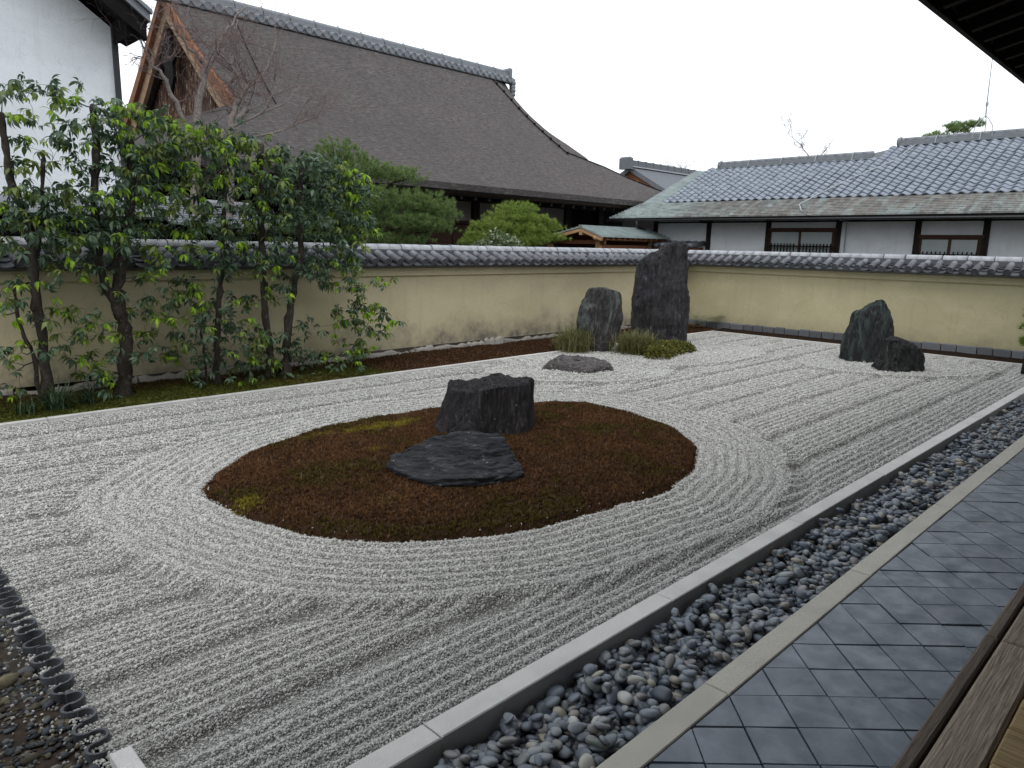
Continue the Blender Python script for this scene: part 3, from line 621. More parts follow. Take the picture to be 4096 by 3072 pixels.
# ------------------------------------------------------------------ ochre garden walls with tiled copings
def tile_shapes():
    # local frame: s across (x), n outward (y), z up; slope from (n=.31) eave to (n=-.12)
    E0, E1 = Vector((0, .315, 1.945)), Vector((0, -.10, 2.10)); sl = (E1-E0).normalized(); up = Vector((1, 0, 0)).cross(sl)
    if up.z < 0: up = -up
    m = MB(); n = 9; r = .078
    def ring(t, rr, lift=0.): 
        c = E0+(E1-E0)*t
        return [tuple(c+Vector((1, 0, 0))*(rr*math.cos(math.pi*(k/n*1.16-.08)))+up*(rr*math.sin(math.pi*(k/n*1.16-.08))+lift)) for k in range(n+1)]
    for t0, t1 in ((0., .56),):
        a, b = ring(t0, r), ring(t1, r); i = len(m.V); m.V += a+b
        for k in range(n): m.F.append([i+k+1, i+k, i+n+1+k, i+n+2+k])
        m.F.append([i+k for k in range(n+1)])
        # raised rim and hollow face of the end disc
        j = len(m.V); q = Vector((0, .012, -.004)); c = E0+q
        for rr, o in ((r*1.02, .014), (r*.78, .014), (r*.74, .004)):
            for k in range(14): th = 2*math.pi*k/14; m.V.append(tuple(E0+Vector((1, 0, 0))*(rr*math.cos(th))+up*(rr*math.sin(th))-sl*o))
        for b in (0, 1):
            for k in range(14): m.F.append([j+b*14+k, j+b*14+(k+1) % 14, j+(b+1)*14+(k+1) % 14, j+(b+1)*14+k])
        m.F.append([j+28+k for k in range(14)])
        j2 = len(m.V)
        for k in range(14): th = 2*math.pi*k/14; m.V.append(tuple(E0+Vector((1, 0, 0))*(r*1.02*math.cos(th))+up*(r*1.02*math.sin(th))+sl*.03))
        for k in range(14): m.F.append([j+(k+1) % 14, j+k, j2+k, j2+(k+1) % 14])
    rt = mesh_from('round_tile', m.V, m.F, MT['tile'], False)
    m = MB(); a, b = ring(.55, r*.94), ring(1.0, r*.94); m.V += a+b
    for k in range(n): m.F.append([k+1, k, n+1+k, n+2+k])
    m.F.append(list(range(n+1)))
    rt2 = mesh_from('round_tile', m.V, m.F, MT['tile_up'], False)
    for q in (rt, rt2): q.polygons.foreach_set('use_smooth', np.array([len(p.vertices) == 4 for p in q.polygons]))
    pans = []
    for c in range(3):
        t0, t1 = (-.06, .36, .66)[c], (.46, .76, 1.03)[c]; m = MB(); w = .142; ns = 8; th = .020
        for t, l in ((t0, .012+.016*c), (t1, -.002+.016*c)):
            ce = E0+(E1-E0)*t
            for zo in (0, -th):
                for k in range(ns+1):
                    sx = -w+2*w*k/ns; m.V.append(tuple(ce+Vector((sx, 0, 0))+up*(l+zo-.078+.052*(sx/w)**2)))
        q = ns+1
        for k in range(ns): m.F += [[k, k+1, 2*q+k+1, 2*q+k], [k+1, k, q+k, q+k+1]]
        pans.append(mesh_from('pan_tile', m.V, m.F, MT['tile_pan'], False))
    m = MB(); n2 = 10; rc = .102; L = .1325
    for s in (-L, L-.006):
        for k in range(n2+1): th = math.pi*k/n2; m.V.append((s, -.25+rc*math.cos(th), 2.178+rc*math.sin(th)))
    for k in range(n2): m.F.append([k, k+1, n2+2+k, n2+1+k])
    m.F.append(list(range(n2+1))); m.F.append([n2+1+k for k in range(n2+1)][::-1])
    # slightly larger collar on one end
    b = len(m.V)
    for s in (L-.03, L-.002):
        for k in range(n2+1): th = math.pi*k/n2; m.V.append((s, -.25+(rc+.004)*math.cos(th), 2.178+(rc+.004)*math.sin(th)))
    for k in range(n2): m.F.append([b+k, b+k+1, b+n2+2+k, b+n2+1+k])
    cap = mesh_from('ridge_tile', m.V, m.F, MT['tile_cap'], False)
    cap.polygons.foreach_set('use_smooth', np.array([len(p.vertices) == 4 for p in cap.polygons]))
    return rt, rt2, pans, cap
T_ROUND, T_UP, T_PANS, T_CAP = tile_shapes()
def jitter(r=.008, t=.004): return Matrix.Translation((rng.gauss(0, t), rng.gauss(0, t), rng.gauss(0, t*.6))) @ Euler((rng.gauss(0, r), rng.gauss(0, r), rng.gauss(0, r))).to_matrix().to_4x4()
def garden_wall(label, frame, s_body, s_tiles, body_mat, sp=.2845, off=0., foot=None):
    """frame: local (s, n, z) -> world, rotation + translation of the wall face line"""
    r = empty('garden_wall', frame @ Vector(((s_body[0]+s_body[1])/2, -.25, .05)), label, 'wall')
    def put(m, name, mat):
        m.V = [tuple(frame @ Vector(v)) for v in m.V]; return m.build(name, mat, r)
    a, b = s_body
    put(MB().box(a, b, -.50, .0, .20, 1.72), 'wall_body', body_mat)
    put(MB().box(a, b, -.54, .060, 1.665, 1.845), 'cornice_band', body_mat)
    m = MB(); m.quadbox([(a, -.7, 1.80), (b, -.7, 1.80), (b, .09, 1.815), (a, .09, 1.815), (a, -.62, 1.90), (b, -.62, 1.90), (b, .27, 1.866), (a, .27, 1.866)]); put(m, 'eave_bed', MT['slate'])
    m = MB(); m.quadbox([(a, -.75, 1.868), (b, -.75, 1.868), (b, .25, 1.868), (a, .25, 1.868), (a, -.38, 2.06), (b, -.38, 2.06), (b, -.12, 2.06), (a, -.12, 2.06)]); put(m, 'roof_bed', MT['slate'])
    for (z0, z1, w, mt) in ((2.055, 2.098, .205, MT['tile']), (2.100, 2.118, .178, MT['slate']), (2.120, 2.160, .170, MT['tile']), (2.16, 2.178, .135, MT['slate'])):
        put(MB().box(a, b, -.25-w, -.25+w, z0, z1), 'ridge_course', mt)
    s = s_tiles[0]+off
    while s < s_tiles[1]:
        M = frame @ Matrix.Translation((s, 0, 0))
        inst('round_tile', T_ROUND, M @ jitter(), r); inst('round_tile', T_UP, M @ jitter(), r)
        for p in T_PANS: inst('pan_tile', p, frame @ Matrix.Translation((s+sp/2, 0, 0)) @ jitter(.006, .003), r)
        s += sp
    s = s_tiles[0]
    while s < s_tiles[1]+.3:
        inst('ridge_tile', T_CAP, frame @ Matrix.Translation((s, 0, 0)) @ jitter(.006, .002), r); s += .265
    return r, put
FR_L = Matrix.Translation((0, 11.9, 0)) @ Matrix.Rotation(math.pi, 4, 'Z')            # s -> -x, n -> -y
FR_B = Matrix.Translation((19.3, 0, 0)) @ Matrix.Rotation(math.pi/2, 4, 'Z')          # s -> +y, n -> -x
wl, putl = garden_wall('long ochre plaster wall with tiled coping behind the row of trees', FR_L, (-19.78, 5), (-19.05, -1.35), MT['ochre'], off=.03)
wb, putb = garden_wall('shorter ochre plaster wall with tiled coping in front of the white building', FR_B, (-3, 12.38), (1.0, 11.75), MT['ochre2'], off=.13)
# footings
x = 1.2
while x < 19.2:
    L = rng.uniform(.25, 1.0); h = rng.uniform(.13, .24); mt = MT['footing']
    m = MB(); n = 7; tops = [(x+L*k/n, h+rng.uniform(-.035, .03)) for k in range(n+1)]
    for k in range(n+1):
        px, pz = tops[k]; e = .012 if k in (0, n) else 0
        m.V += [(px+(.012 if k == 0 else -.012 if k == n else 0), 11.80+e+rng.uniform(-.012, .012), -.05), (px+(.012 if k == 0 else -.012 if k == n else 0), 11.83+e+rng.uniform(-.015, .012), pz-.03), (px, 11.90, pz)]
    for k in range(n):
        for q in (0, 1): m.F.append([3*k+q, 3*k+3+q, 3*k+4+q, 3*k+1+q])
    for k, fl in ((0, 1), (n, 0)):
        b = len(m.V); m.V.append((tops[k][0], 11.95, -.05)); f = [3*k, 3*k+1, 3*k+2, b]; m.F.append(f if fl else f[::-1])
    m.build('footing_stone', mt, wl); x += L+.006
y = -1.2
while y < 11.7:
    L = rng.uniform(.27, .42); h = .225+rng.uniform(-.018, .018); o = rng.uniform(-.015, .012)
    MB().chamfer(19.24+o, 19.36, y+.010, y+L-.010, -.05, h, .022).build('footing_stone', MT['slate'], wb); y += L
# ================================================================== ROCKS
AX, AY = np.array([.7094, -.7048, 0.]), np.array([.7048, .7094, 0.])       # local right / away
def rock(label, c, z0, levels, facets, mat, seed, big=.05, fine=.02, freq=(2.2, 2.2, 2.2), ffreq=(6, 6, 6), p=9, ztop=None, nth=240, nz=190, step=.6, rot=0.):
    L = np.array(levels, float); th = np.linspace(0, 2*math.pi, nth, endpoint=False); q = 0
    for a, d in facets: q = q+(np.maximum(np.cos(th-math.radians(a)), 0)/d)**p
    r = q**(-1/p); bx, by = r*np.cos(th), r*np.sin(th)
    bx = 2*(bx-bx.min())/(bx.max()-bx.min())-1; by = 2*(by-by.min())/(by.max()-by.min())-1
    # spread rings along the polyline length, so plateaus get rings too
    seg = np.sqrt(np.diff(L[:, 0])**2+(.5*np.diff(L[:, 2]-L[:, 1]))**2+(.5*np.diff(L[:, 4]-L[:, 3]))**2); s = np.concatenate([[0], np.cumsum(seg)]); t = np.linspace(0, s[-1], nz)
    ip = lambda k: np.interp(t, s, L[:, k])
    z, xl, xr, yf, yb = (ip(k) for k in range(5))
    a = (xl+xr)[:, None]/2+bx[None]*(xr-xl)[:, None]/2; b = (yf+yb)[:, None]/2+by[None]*(yb-yf)[:, None]/2; zz = np.repeat(z[:, None], nth, 1)
    if ztop is not None: zz = zz+ztop(a, b, zz)
    P = np.stack([a, b, zz], -1)
    du = np.roll(P, -1, 1)-np.roll(P, 1, 1); dv = np.gradient(P, axis=0); nrm = np.cross(du, dv); nrm /= np.linalg.norm(nrm, axis=-1)[..., None]+1e-9
    o = seed*13.7
    f = fbm(P*np.array(freq)+o, 4); fq = P*np.array(ffreq)+o*2
    rid = 1-np.abs(fbm(fq, 5))*2.4; w_ = fbm(fq*.33, 3)*3.2; st = (np.floor(w_)+np.clip((w_-np.floor(w_))*3-2, 0, 1))/3.2
    crk = -np.exp(-(perlin(fq*.45+31)/.05)**2)
    disp = big*f+fine*(.7*rid-.5)+fine*step*2.2*st+fine*.8*crk+.25*fine*fbm(fq*3.1, 3); env = np.clip((z-z[0])/.05, .3, 1)[:, None]*np.clip((nz-1-np.arange(nz))/14, 0, 1)[:, None]
    P = P+nrm*(disp*env)[..., None]
    Wd = P[..., 0:1]*AX+P[..., 1:2]*AY+P[..., 2:3]*np.array([0, 0, 1.])
    I = np.arange(nz*nth).reshape(nz, nth); J = np.roll(I, -1, 1)
    F = np.stack([I[:-1], J[:-1], J[1:], I[1:]], -1).reshape(-1, 4)
    me = mesh_from('rock', Wd.reshape(-1, 3), F, mat, True)
    ob = bpy.data.objects.new('rock', me); link(ob, None, Matrix.Translation((c[0], c[1], z0)))
    return tag(ob, label, 'rock')
K = lambda y, b, s: (b-y)/s
# tall standing stone (outline: height, left, right in metres)
s_ = 421.
tall = [(y, l, r) for y, l, r in ((1330, 700, 1262), (1180, 695, 1258), (1050, 690, 1262), (900, 685, 1278), (740, 665, 1276), (705, 670, 1252), (600, 680, 1243), (480, 697, 1245), (420, 715, 1248), (385, 742, 1243), (345, 815, 1240), (300, 890, 1238), (262, 925, 1228), (235, 950, 1218), (210, 1030, 1205), (196, 1065, 1160), (188, 1085, 1120))]
lv = [((1240-y)/s_-.02, (l-965)/s_, (r-965)/s_, -.34+.10*i/16, .36-.16*i/16) for i, (y, l, r) in enumerate(tall)]
lv[-1] = (lv[-1][0], lv[-1][1], lv[-1][2], 0., .04)
rock('tallest dark standing stone with vertical streaks at the corner of the walls', (14.80, 9.80), .0, lv, ((-100, 1), (-35, .95), (10, 1), (80, 1), (150, 1), (205, .9)), MT['rock_tall'], 1, .06, .030, (1.8, 1.8, 1.6), (6, 6, 1.0), 16, step=1.0)
s_ = 447.
mid = ((1340, 225, 470), (1300, 225, 520), (1200, 203, 585), (1100, 194, 610), (980, 186, 628), (880, 193, 622), (800, 208, 619), (765, 232, 615), (725, 252, 608), (700, 270, 590), (682, 300, 555), (668, 345, 470), (664, 375, 420))
lv = [((1300-y)/s_, (l-405)/s_, (r-405)/s_, -.30+.012*i, .34-.02*i) for i, (y, l, r) in enumerate(mid)]; lv[-1] = lv[-1][:3]+(-.02, .05)
rock('half-height upright rock with pale green diagonal veins beside the tallest stone', (12.95, 10.12), .0, lv, ((-110, 1), (-60, .9), (5, 1), (85, 1), (160, 1), (215, .95)), MT['rock_mid'], 2, .05, .020, (1.6, 1.6, 1.2), (5, 5, 1.8), 20, step=1.0)
low = ((-.06, -.74, .70, -.44, .50), (.02, -.72, .70, -.44, .50), (.07, -.63, .69, -.42, .50), (.13, -.55, .67, -.40, .48), (.175, -.50, .63, -.37, .46), (.20, -.44, .56, -.30, .42), (.21, -.30, .40, -.18, .30), (.215, -.05, .08, -.04, .04))
rock('low flat purple grey rock lying on the gravel before the tall stones', (10.42, 8.68), -.02, low, ((-88, 1), (-40, .95), (15, 1), (70, .9), (120, .95), (170, 1.1), (230, .95)), MT['rock_low'], 3, .022, .022, (3, 3, 3), (5, 5, 4), 22, step=.9,
     ztop=lambda a, b, z: np.clip(z/.2, 0, 1)*(.13*b-.03*a))
st = ((-.05, -.66, .62, -.60, .46), (.05, -.63, .61, -.58, .46), (.25, -.555, .60, -.50, .45), (.42, -.50, .595, -.46, .44), (.55, -.47, .60, -.44, .44), (.63, -.455, .595, -.43, .43), (.652, -.425, .57, -.40, .40), (.66, -.25, .38, -.22, .24), (.664, -.03, .05, -.03, .03))
rock('black tree-stump shaped rock with a flat top on the moss island', (5.89, 6.34), .03, st, ((-128, .98), (-62, .86), (-8, 1), (60, 1), (120, 1), (185, 1.0)), MT['rock_stump'], 4, .022, .022, (2.2, 2.2, 1.2), (9, 9, .8), 30, step=.9,
     ztop=lambda a, b, z: np.clip((z-.3)/.3, 0, 1)*(.03*np.tanh((a+.05)*5)*(b < 9)-.02-.035*np.exp(-((a+.22)/.2)**2-((b+.32)/.22)**2)))
sl = ((-.06, -.50, .58, -.33, .34), (.02, -.56, .63, -.37, .35), (.07, -.62, .66, -.38, .36), (.11, -.64, .67, -.35, .37), (.16, -.62, .66, -.22, .38), (.22, -.55, .62, -.09, .39), (.275, -.46, .57, .02, .39), (.32, -.36, .52, .12, .39), (.352, -.28, .49, .20, .38), (.370, -.12, .46, .26, .36), (.376, .1, .41, .29, .34))
rock('layered slate slab lying tilted in the moss in front of the stump-shaped rock', (4.42, 5.20), .05, sl, ((-88, 1), (-30, .98), (12, 1), (85, 1), (165, .95), (205, .9), (-130, 1.02)), MT['rock_slab'], 5, .040, .022, (3, 3, 2.5), (1.2, 3.2, 12), 26, step=.8)
s_ = 813.
pk = ((1380, 380, 1010), (1300, 370, 1040), (1250, 362, 1055), (1100, 364, 1110), (1000, 374, 1150), (900, 388, 1150), (800, 418, 1145), (650, 468, 1130), (575, 480, 1105), (500, 500, 1078), (470, 535, 1072), (430, 630, 1060), (390, 690, 1040), (345, 750, 1015), (300, 830, 975), (262, 890, 945), (248, 915, 930))
lv = [((1325-y)/s_, (l-740)/s_, (r-740)/s_, -.30+.014*i, .34-.012*i) for i, (y, l, r) in enumerate(pk)]; lv[-1] = lv[-1][:3]+(.02, .05)
rock('pointed black and green rock near the shorter wall', (16.43, 5.55), .0, lv, ((-125, .92), (-62, .92), (0, 1), (80, 1), (180, 1)), MT['rock_peak'], 6, .035, .024, (2, 2, 1.4), (6, 6, 1.2), 24, step=1.)
sm = ((1520, 960, 1810), (1450, 975, 1815), (1400, 985, 1825), (1300, 1028, 1815), (1200, 1048, 1780), (1100, 1066, 1715), (1040, 1085, 1620), (1005, 1098, 1540), (985, 1115, 1440), (970, 1140, 1320), (964, 1190, 1260))
lv = [((1470-y)/s_, (l-1400)/s_, (r-1400)/s_, -.32+.022*i, .34-.022*i) for i, (y, l, r) in enumerate(sm)]; lv[-1] = lv[-1][:3]+(-.02, .06)
rock('short ribbed charcoal rock at the foot of the pointed rock', (15.74, 4.64), .0, lv, ((-110, 1), (-65, .95), (-10, 1), (80, 1), (170, 1)), MT['rock_peak2'], 7, .035, .040, (2.4, 2.4, 1.6), (9, 9, 1.4), 10)

# ================================================================== PLANTS
def arc_blades(name, c, n, hgt, reach, wid, mat, parent, seed, foot=.05, seg=5):
    rs = np.random.default_rng(seed); V, F = [], []
    for _ in range(n):
        a = rs.uniform(0, 6.283); h = hgt*rs.uniform(.55, 1.1); rr = reach*rs.uniform(.35, 1.1); w = wid*rs.uniform(.6, 1.3); b0 = len(V)
        fx, fy = c[0]+foot*rs.normal(), c[1]+foot*rs.normal(); dr = np.array([math.cos(a), math.sin(a)]); pr = np.array([-dr[1], dr[0]]); k = rs.uniform(.55, 1.15)
        for i in range(seg+1):
            t = i/seg; x = fx+dr[0]*rr*t**1.4; y = fy+dr[1]*rr*t**1.4; z = c[2]+h*(1.9*t-k*1.35*t*t)/.95; ww = w*(1-.92*t**2)
            V += [(x-pr[0]*ww/2, y-pr[1]*ww/2, z), (x+pr[0]*ww/2, y+pr[1]*ww/2, z)]
        for i in range(seg): F.append([b0+2*i, b0+2*i+1, b0+2*i+3, b0+2*i+2])
    return add(name, np.array(V), np.array(F), mat, parent)
def grass_clump(label, c, n, hgt, reach, wid, mat, seed, group=None, foot=.05):
    r = empty('grass_clump', c, label, 'grass', group); o = arc_blades('blades', c, n, hgt, reach, wid, mat, r, seed, foot); o['kind'] = 'stuff'; return r
grass_clump('bushy grass clump to the left of the green veined rock', (12.35, 10.40, .0), 1500, .50, .42, .011, MT['grass'], 31, None, .15)
grass_clump('grass clump between the green veined rock and the tallest stone', (13.28, 9.38, .0), 1700, .46, .44, .011, MT['grass'], 32, None, .18)
grass_clump('dark strap-leaf grass at the left end of the gravel edging', (2.35, 10.86, .02), 130, .36, .42, .014, MT['grassd'], 33, None, .08)
grass_clump('small dark grass tuft between the leftmost trees', (2.75, 11.0, .03), 70, .26, .34, .012, MT['grassd'], 34, None, .06)
grass_clump('small dark grass tuft at the left picture edge', (2.0, 10.8, .02), 60, .22, .3, .012, MT['grassd'], 35, None, .06)
def shrub(name, label, cat, blobs, n, size, mat, seed, group=None):
    rs = np.random.default_rng(seed); r = empty(name, (blobs[0][0], blobs[0][1], 0), label, cat, group); V, F = [], []
    for _ in range(n):
        bx, by, bz, rx, ry, rz = blobs[rs.integers(0, len(blobs))]; d = rs.normal(size=3); d /= np.linalg.norm(d); d[2] = abs(d[2]); k = rs.uniform(.75, 1.06)
        p = np.array([bx+d[0]*rx*k, by+d[1]*ry*k, bz+d[2]*rz*k]); u = rs.normal(size=3)+d*.8; u /= np.linalg.norm(u); w = np.cross(u, rs.normal(size=3)); w /= np.linalg.norm(w); s = size*rs.uniform(.6, 1.4); b = len(V)
        V += [tuple(p), tuple(p+u*s*.5+w*s*.28), tuple(p+u*s), tuple(p+u*s*.5-w*s*.28)]; F.append([b, b+1, b+2, b+3])
    o = add('foliage', np.array(V), np.array(F), mat, r); o['kind'] = 'stuff'
    core = MB()
    for bx, by, bz, rx, ry, rz in blobs:
        for k in range(3): core.tube([(bx, by, bz-.02), (bx+rs.uniform(-.5, .5)*rx, by+rs.uniform(-.5, .5)*ry, bz+rz*.8)], [.012, .005], 4)
    core.build('stem', MT['bark'], r); return r
shrub('low_shrub', 'low mossy golden green shrub at the foot of the tallest stone', 'shrub', [(13.05, 8.62, -.02, .30, .26, .30), (13.40, 8.72, -.02, .32, .28, .34), (13.80, 8.78, -.02, .32, .26, .30), (14.12, 8.84, -.02, .28, .24, .27), (14.42, 8.80, -.02, .26, .22, .22), (13.3, 9.05, -.02, .3, .24, .34)], 7500, .045, MT['shrub'], 41)
def fern(label, c, seed, n=11, L=.62):
    rs = np.random.default_rng(seed); r = empty('fern', c, label, 'fern')
    for i in range(n):
        a = -2.4+rs.uniform(-1.7, 1.7); el = rs.uniform(.7, 1.4); l = L*rs.uniform(.55, 1.05); V, F = [], []; pr = np.array([-math.sin(a), math.cos(a), 0]); prev = None
        for k in range(13):
            t = k/12; q = np.array([c[0]+math.cos(a)*l*t*math.cos(el*(1-.5*t)), c[1]+math.sin(a)*l*t*math.cos(el*(1-.5*t)), c[2]+l*(math.sin(el)*t-.42*t*t)])
            w = l*.20*math.sin(math.pi*(.12+.86*t))
            for sg in (-1, 1):
                b = len(V); tip = q+pr*sg*w+np.array([math.cos(a), math.sin(a), -.25])*w*.35
                V += [tuple(q-np.array([math.cos(a), math.sin(a), 0])*.013), tuple(tip), tuple(q+np.array([math.cos(a), math.sin(a), 0])*.016)]; F.append([b, b+1, b+2])
            if prev is not None:
                b = len(V); V += [tuple(prev-pr*.003), tuple(prev+pr*.003), tuple(q+pr*.002), tuple(q-pr*.002)]; F.append([b, b+1, b+2, b+3])
            prev = q
        add('frond', V, F, MT['fern'], r)
fern('pale green fern in the wall corner behind the tallest stone', (18.85, 11.15, .07), 3, 20, 1.15)

# ------------------------------------------------------------------ pines: needle tufts spread through flat pads
def pine(label, trunk, pads, n, seed, mat, needle=.10, group='pine trees behind the long wall', name='pine_tree', per=34):
    rs = np.random.default_rng(seed); r = empty(name, trunk[0], label, 'tree', group)
    MB().tube(trunk, list(np.linspace(.13, .04, len(trunk))), 8).build('trunk', MT['bark'], r, True)
    br = MB(); V = []; tot = sum(p[3]*p[4] for p in pads)
    for (px, py, pz, rx, ry, rz) in pads:
        tp = min(trunk, key=lambda q: (q[0]-px)**2+(q[1]-py)**2+2*(q[2]-pz+.2)**2)
        mid_ = (tp[0]*.5+px*.5+rs.normal()*.08, tp[1]*.5+py*.5, min(tp[2], pz)*.5+pz*.5-.12); br.tube([tp, mid_, (px, py, pz-rz*.5)], [.04, .028, .014], 5)
        for _ in range(7):
            a = rs.uniform(0, 6.28); k = rs.uniform(.5, .95); e = (px+math.cos(a)*rx*k, py+math.sin(a)*ry*k, pz+rz*rs.uniform(-.2, .3)); br.tube([(px, py, pz-rz*.5), ((px+e[0])/2, (py+e[1])/2, pz-rz*.35+rs.normal()*.03), e], [.014, .009, .004], 4)
        m = int(n*rx*ry/tot)
        a = rs.uniform(0, 6.283, m); k = np.sqrt(rs.random(m)); lump = 1+.22*np.sin(a*3+px)+.14*np.sin(a*7+pz*5)
        X = px+np.cos(a)*rx*k*lump; Y = py+np.sin(a)*ry*k*lump; Z = pz+rz*np.sqrt(np.clip(1-k*k, 0, 1))*rs.uniform(-.55, 1, m)+.03*rs.normal(size=m)
        up = np.stack([.75*np.cos(a)*k, .75*np.sin(a)*k, .75+.2*rs.normal(size=m)], -1)+.35*rs.normal(size=(m, 3)); up /= np.linalg.norm(up, axis=1)[:, None]
        T = np.repeat(np.stack([X, Y, Z], -1), per, 0); U = np.repeat(up, per, 0); dd = U+.75*rs.normal(size=U.shape); dd /= np.linalg.norm(dd, axis=1)[:, None]
        ln = needle*rs.uniform(.6, 1.15, len(T))[:, None]; sd = np.cross(dd, rs.normal(size=U.shape)); sd /= np.linalg.norm(sd, axis=1)[:, None]; T = T-U*needle*.4*rs.random((len(T), 1))
        V.append(np.stack([T-sd*.0042, T+sd*.0042, T+dd*ln], 1).reshape(-1, 3))
    br.build('branches', MT['bark'], r, True, 'stuff'); V = np.concatenate(V); o = add('crown', V, np.arange(len(V)).reshape(-1, 3), mat, r); o['kind'] = 'stuff'
    return r
pine('large dark green pine against the big thatched roof', [(9.0, 13.9, -.2), (9.1, 13.9, 1.2), (8.8, 13.9, 2.4), (8.6, 14.0, 3.4), (8.5, 14.0, 4.3)],
     [(8.6, 13.9, 4.15, .55, .5, .32), (9.2, 13.9, 3.85, .75, .6, .3), (10.0, 13.8, 3.78, .65, .5, .26), (8.0, 13.8, 3.7, .7, .6, .35), (9.3, 13.5, 3.2, .9, .6, .34), (10.4, 13.6, 3.2, .95, .6, .32), (11.0, 13.7, 3.0, .65, .55, .3), (8.3, 13.5, 3.0, .8, .6, .35), (9.6, 13.4, 2.75, .9, .5, .3), (10.6, 13.5, 2.7, .85, .5, .28), (8.5, 13.4, 2.4, .8, .5, .3), (9.8, 13.5, 2.35, .8, .4, .2), (7.6, 13.5, 2.6, .6, .5, .4)], 3300, 61, MT['pine'])
pine('small bright green cloud-pruned pine behind the wall', [(14.4, 14.4, -.2), (14.5, 14.4, 1.4), (14.3, 14.4, 2.3), (14.5, 14.4, 3.1)],
     [(14.35, 14.3, 3.28, .62, .5, .20), (13.95, 14.2, 3.05, .6, .5, .2), (14.75, 14.2, 3.02, .6, .5, .2), (13.4, 14.2, 2.78, .65, .5, .22), (14.3, 14.0, 2.74, .8, .5, .24), (15.25, 14.2, 2.98, .45, .4, .15), (15.65, 14.3, 2.80, .45, .4, .14), (13.2, 14.1, 2.52, .65, .5, .2), (15.0, 14.1, 2.55, .7, .5, .22), (15.8, 14.3, 2.52, .5, .4, .14), (12.75, 14.2, 2.36, .4, .4, .14), (14.2, 13.9, 2.42, .8, .5, .2)], 2300, 62, MT['pineb'])
pine('far pine crown showing above the ridge of the white building', [(41, 10.8, 0), (41, 10.8, 4), (41, 10.9, 7.4)],
     [(41, 11.75, 8.0, .55, .5, .26), (41, 10.8, 8.22, .6, .5, .2), (41, 10.15, 8.42, .5, .5, .2), (41, 11.0, 8.45, .4, .4, .15)], 420, 63, MT['pine'], .2, None)
pine('clipped dark conifer at the right picture edge', [(17.3, 2.75, 0), (17.3, 2.75, 1.0), (17.3, 2.78, 1.75)],
     [(17.3, 2.72, .62, .24, .24, .12), (17.3, 2.70, .92, .26, .26, .13), (17.3, 2.68, 1.22, .24, .24, .12), (17.3, 2.74, 1.62, .2, .22, .11)], 430, 64, MT['pineb'], .12, None, 'conifer_shrub')
shrub('camellia_shrub', 'pale variegated shrub peeping over the long wall under the small pine', 'shrub', [(12.5, 13.1, 2.30, .38, .3, .38), (12.95, 13.1, 2.28, .34, .3, .26), (12.1, 13.1, 2.22, .3, .3, .18)], 800, .075, MT['camellia'], 43)

# ------------------------------------------------------------------ bare maples
def bare_tree(label, limbs, n_tw, seed, y, mat, name='bare_maple', depth=.5, group=None, tw=1.0, root=None):
    rs = np.random.default_rng(seed); b = limbs[0][0][0]; r = empty(name, root or (b[0], y, 0), label, 'tree', group); tm = MB(); tw_m = MB(); nodes = []
    for path, r0, r1 in limbs:
        dy = rs.uniform(-depth, depth)*.3; pts = [Vector((p[0], (p[2] if len(p) > 2 else y)+dy*i/len(path), p[1])) for i, p in enumerate(path)]
        fine = []
        for a, c in zip(pts[:-1], pts[1:]):
            for k in range(3): fine.append(a.lerp(c, k/3)+Vector(rs.normal(size=3)*.012))
        fine.append(pts[-1]); rr = list(np.linspace(r0, r1, len(fine))); tm.tube(fine, rr, 7); nodes += [(f, q) for f, q in zip(fine[2:], rr[2:])]
    tm.build('trunk', mat[0], r, True)
    def twig(p, d, L, rad, lev):
        n = 4; pts = [p]; dd = d.copy()
        for i in range(n): dd = (dd+Vector(rs.normal(size=3)*.24)+Vector((0, 0, .05))).normalized(); pts.append(pts[-1]+dd*L/n)
        tw_m.tube(pts, list(np.linspace(rad, rad*.35, n+1)), 3, False)
        if lev:
            for q in pts[1:]:
                for _ in range(2 if lev > 1 else 1):
                    if rs.random() < .85: twig(q, (dd+Vector(rs.normal(size=3)*.75)).normalized(), L*rs.uniform(.45, .7), rad*.6, lev-1)
    for _ in range(n_tw):
        p, q = nodes[rs.integers(0, len(nodes))]; d = Vector((rs.normal(), rs.normal()*.6, abs(rs.normal())*.7+.1)).normalized()
        twig(p, d, rs.uniform(.35, .85)*tw, min(.011, q*.7)*tw, 2)
    tw_m.build('twigs', mat[1], r, False, 'stuff'); return r
mp = (MT['twig'], MT['twigred'])
bare_tree('bare maple with grey limbs in front of the roof gable', [
    ([(5.5, -.2), (5.6, 2.5), (5.76, 4.27), (5.84, 4.86), (5.93, 5.15), (5.95, 5.5), (5.94, 5.59)], .10, .035), ([(5.93, 5.15), (6.1, 5.53), (6.27, 5.89), (6.32, 6.04), (6.5, 6.26), (6.64, 6.48), (6.82, 6.67)], .045, .012),
    ([(5.94, 5.5), (5.84, 5.64), (5.65, 5.72), (5.63, 5.87), (5.67, 6.08), (5.72, 6.4)], .03, .008), ([(5.6, 4.3), (5.41, 4.74), (5.27, 5.04), (5.19, 5.23), (5.02, 5.29), (4.93, 5.51), (4.85, 5.78), (4.73, 5.93)], .045, .006), ([(5.02, 5.29), (5.11, 5.42), (4.99, 5.62), (4.81, 5.84)], .018, .005)], 26, 71, 14.2, mp, group='bare maples behind the long wall')
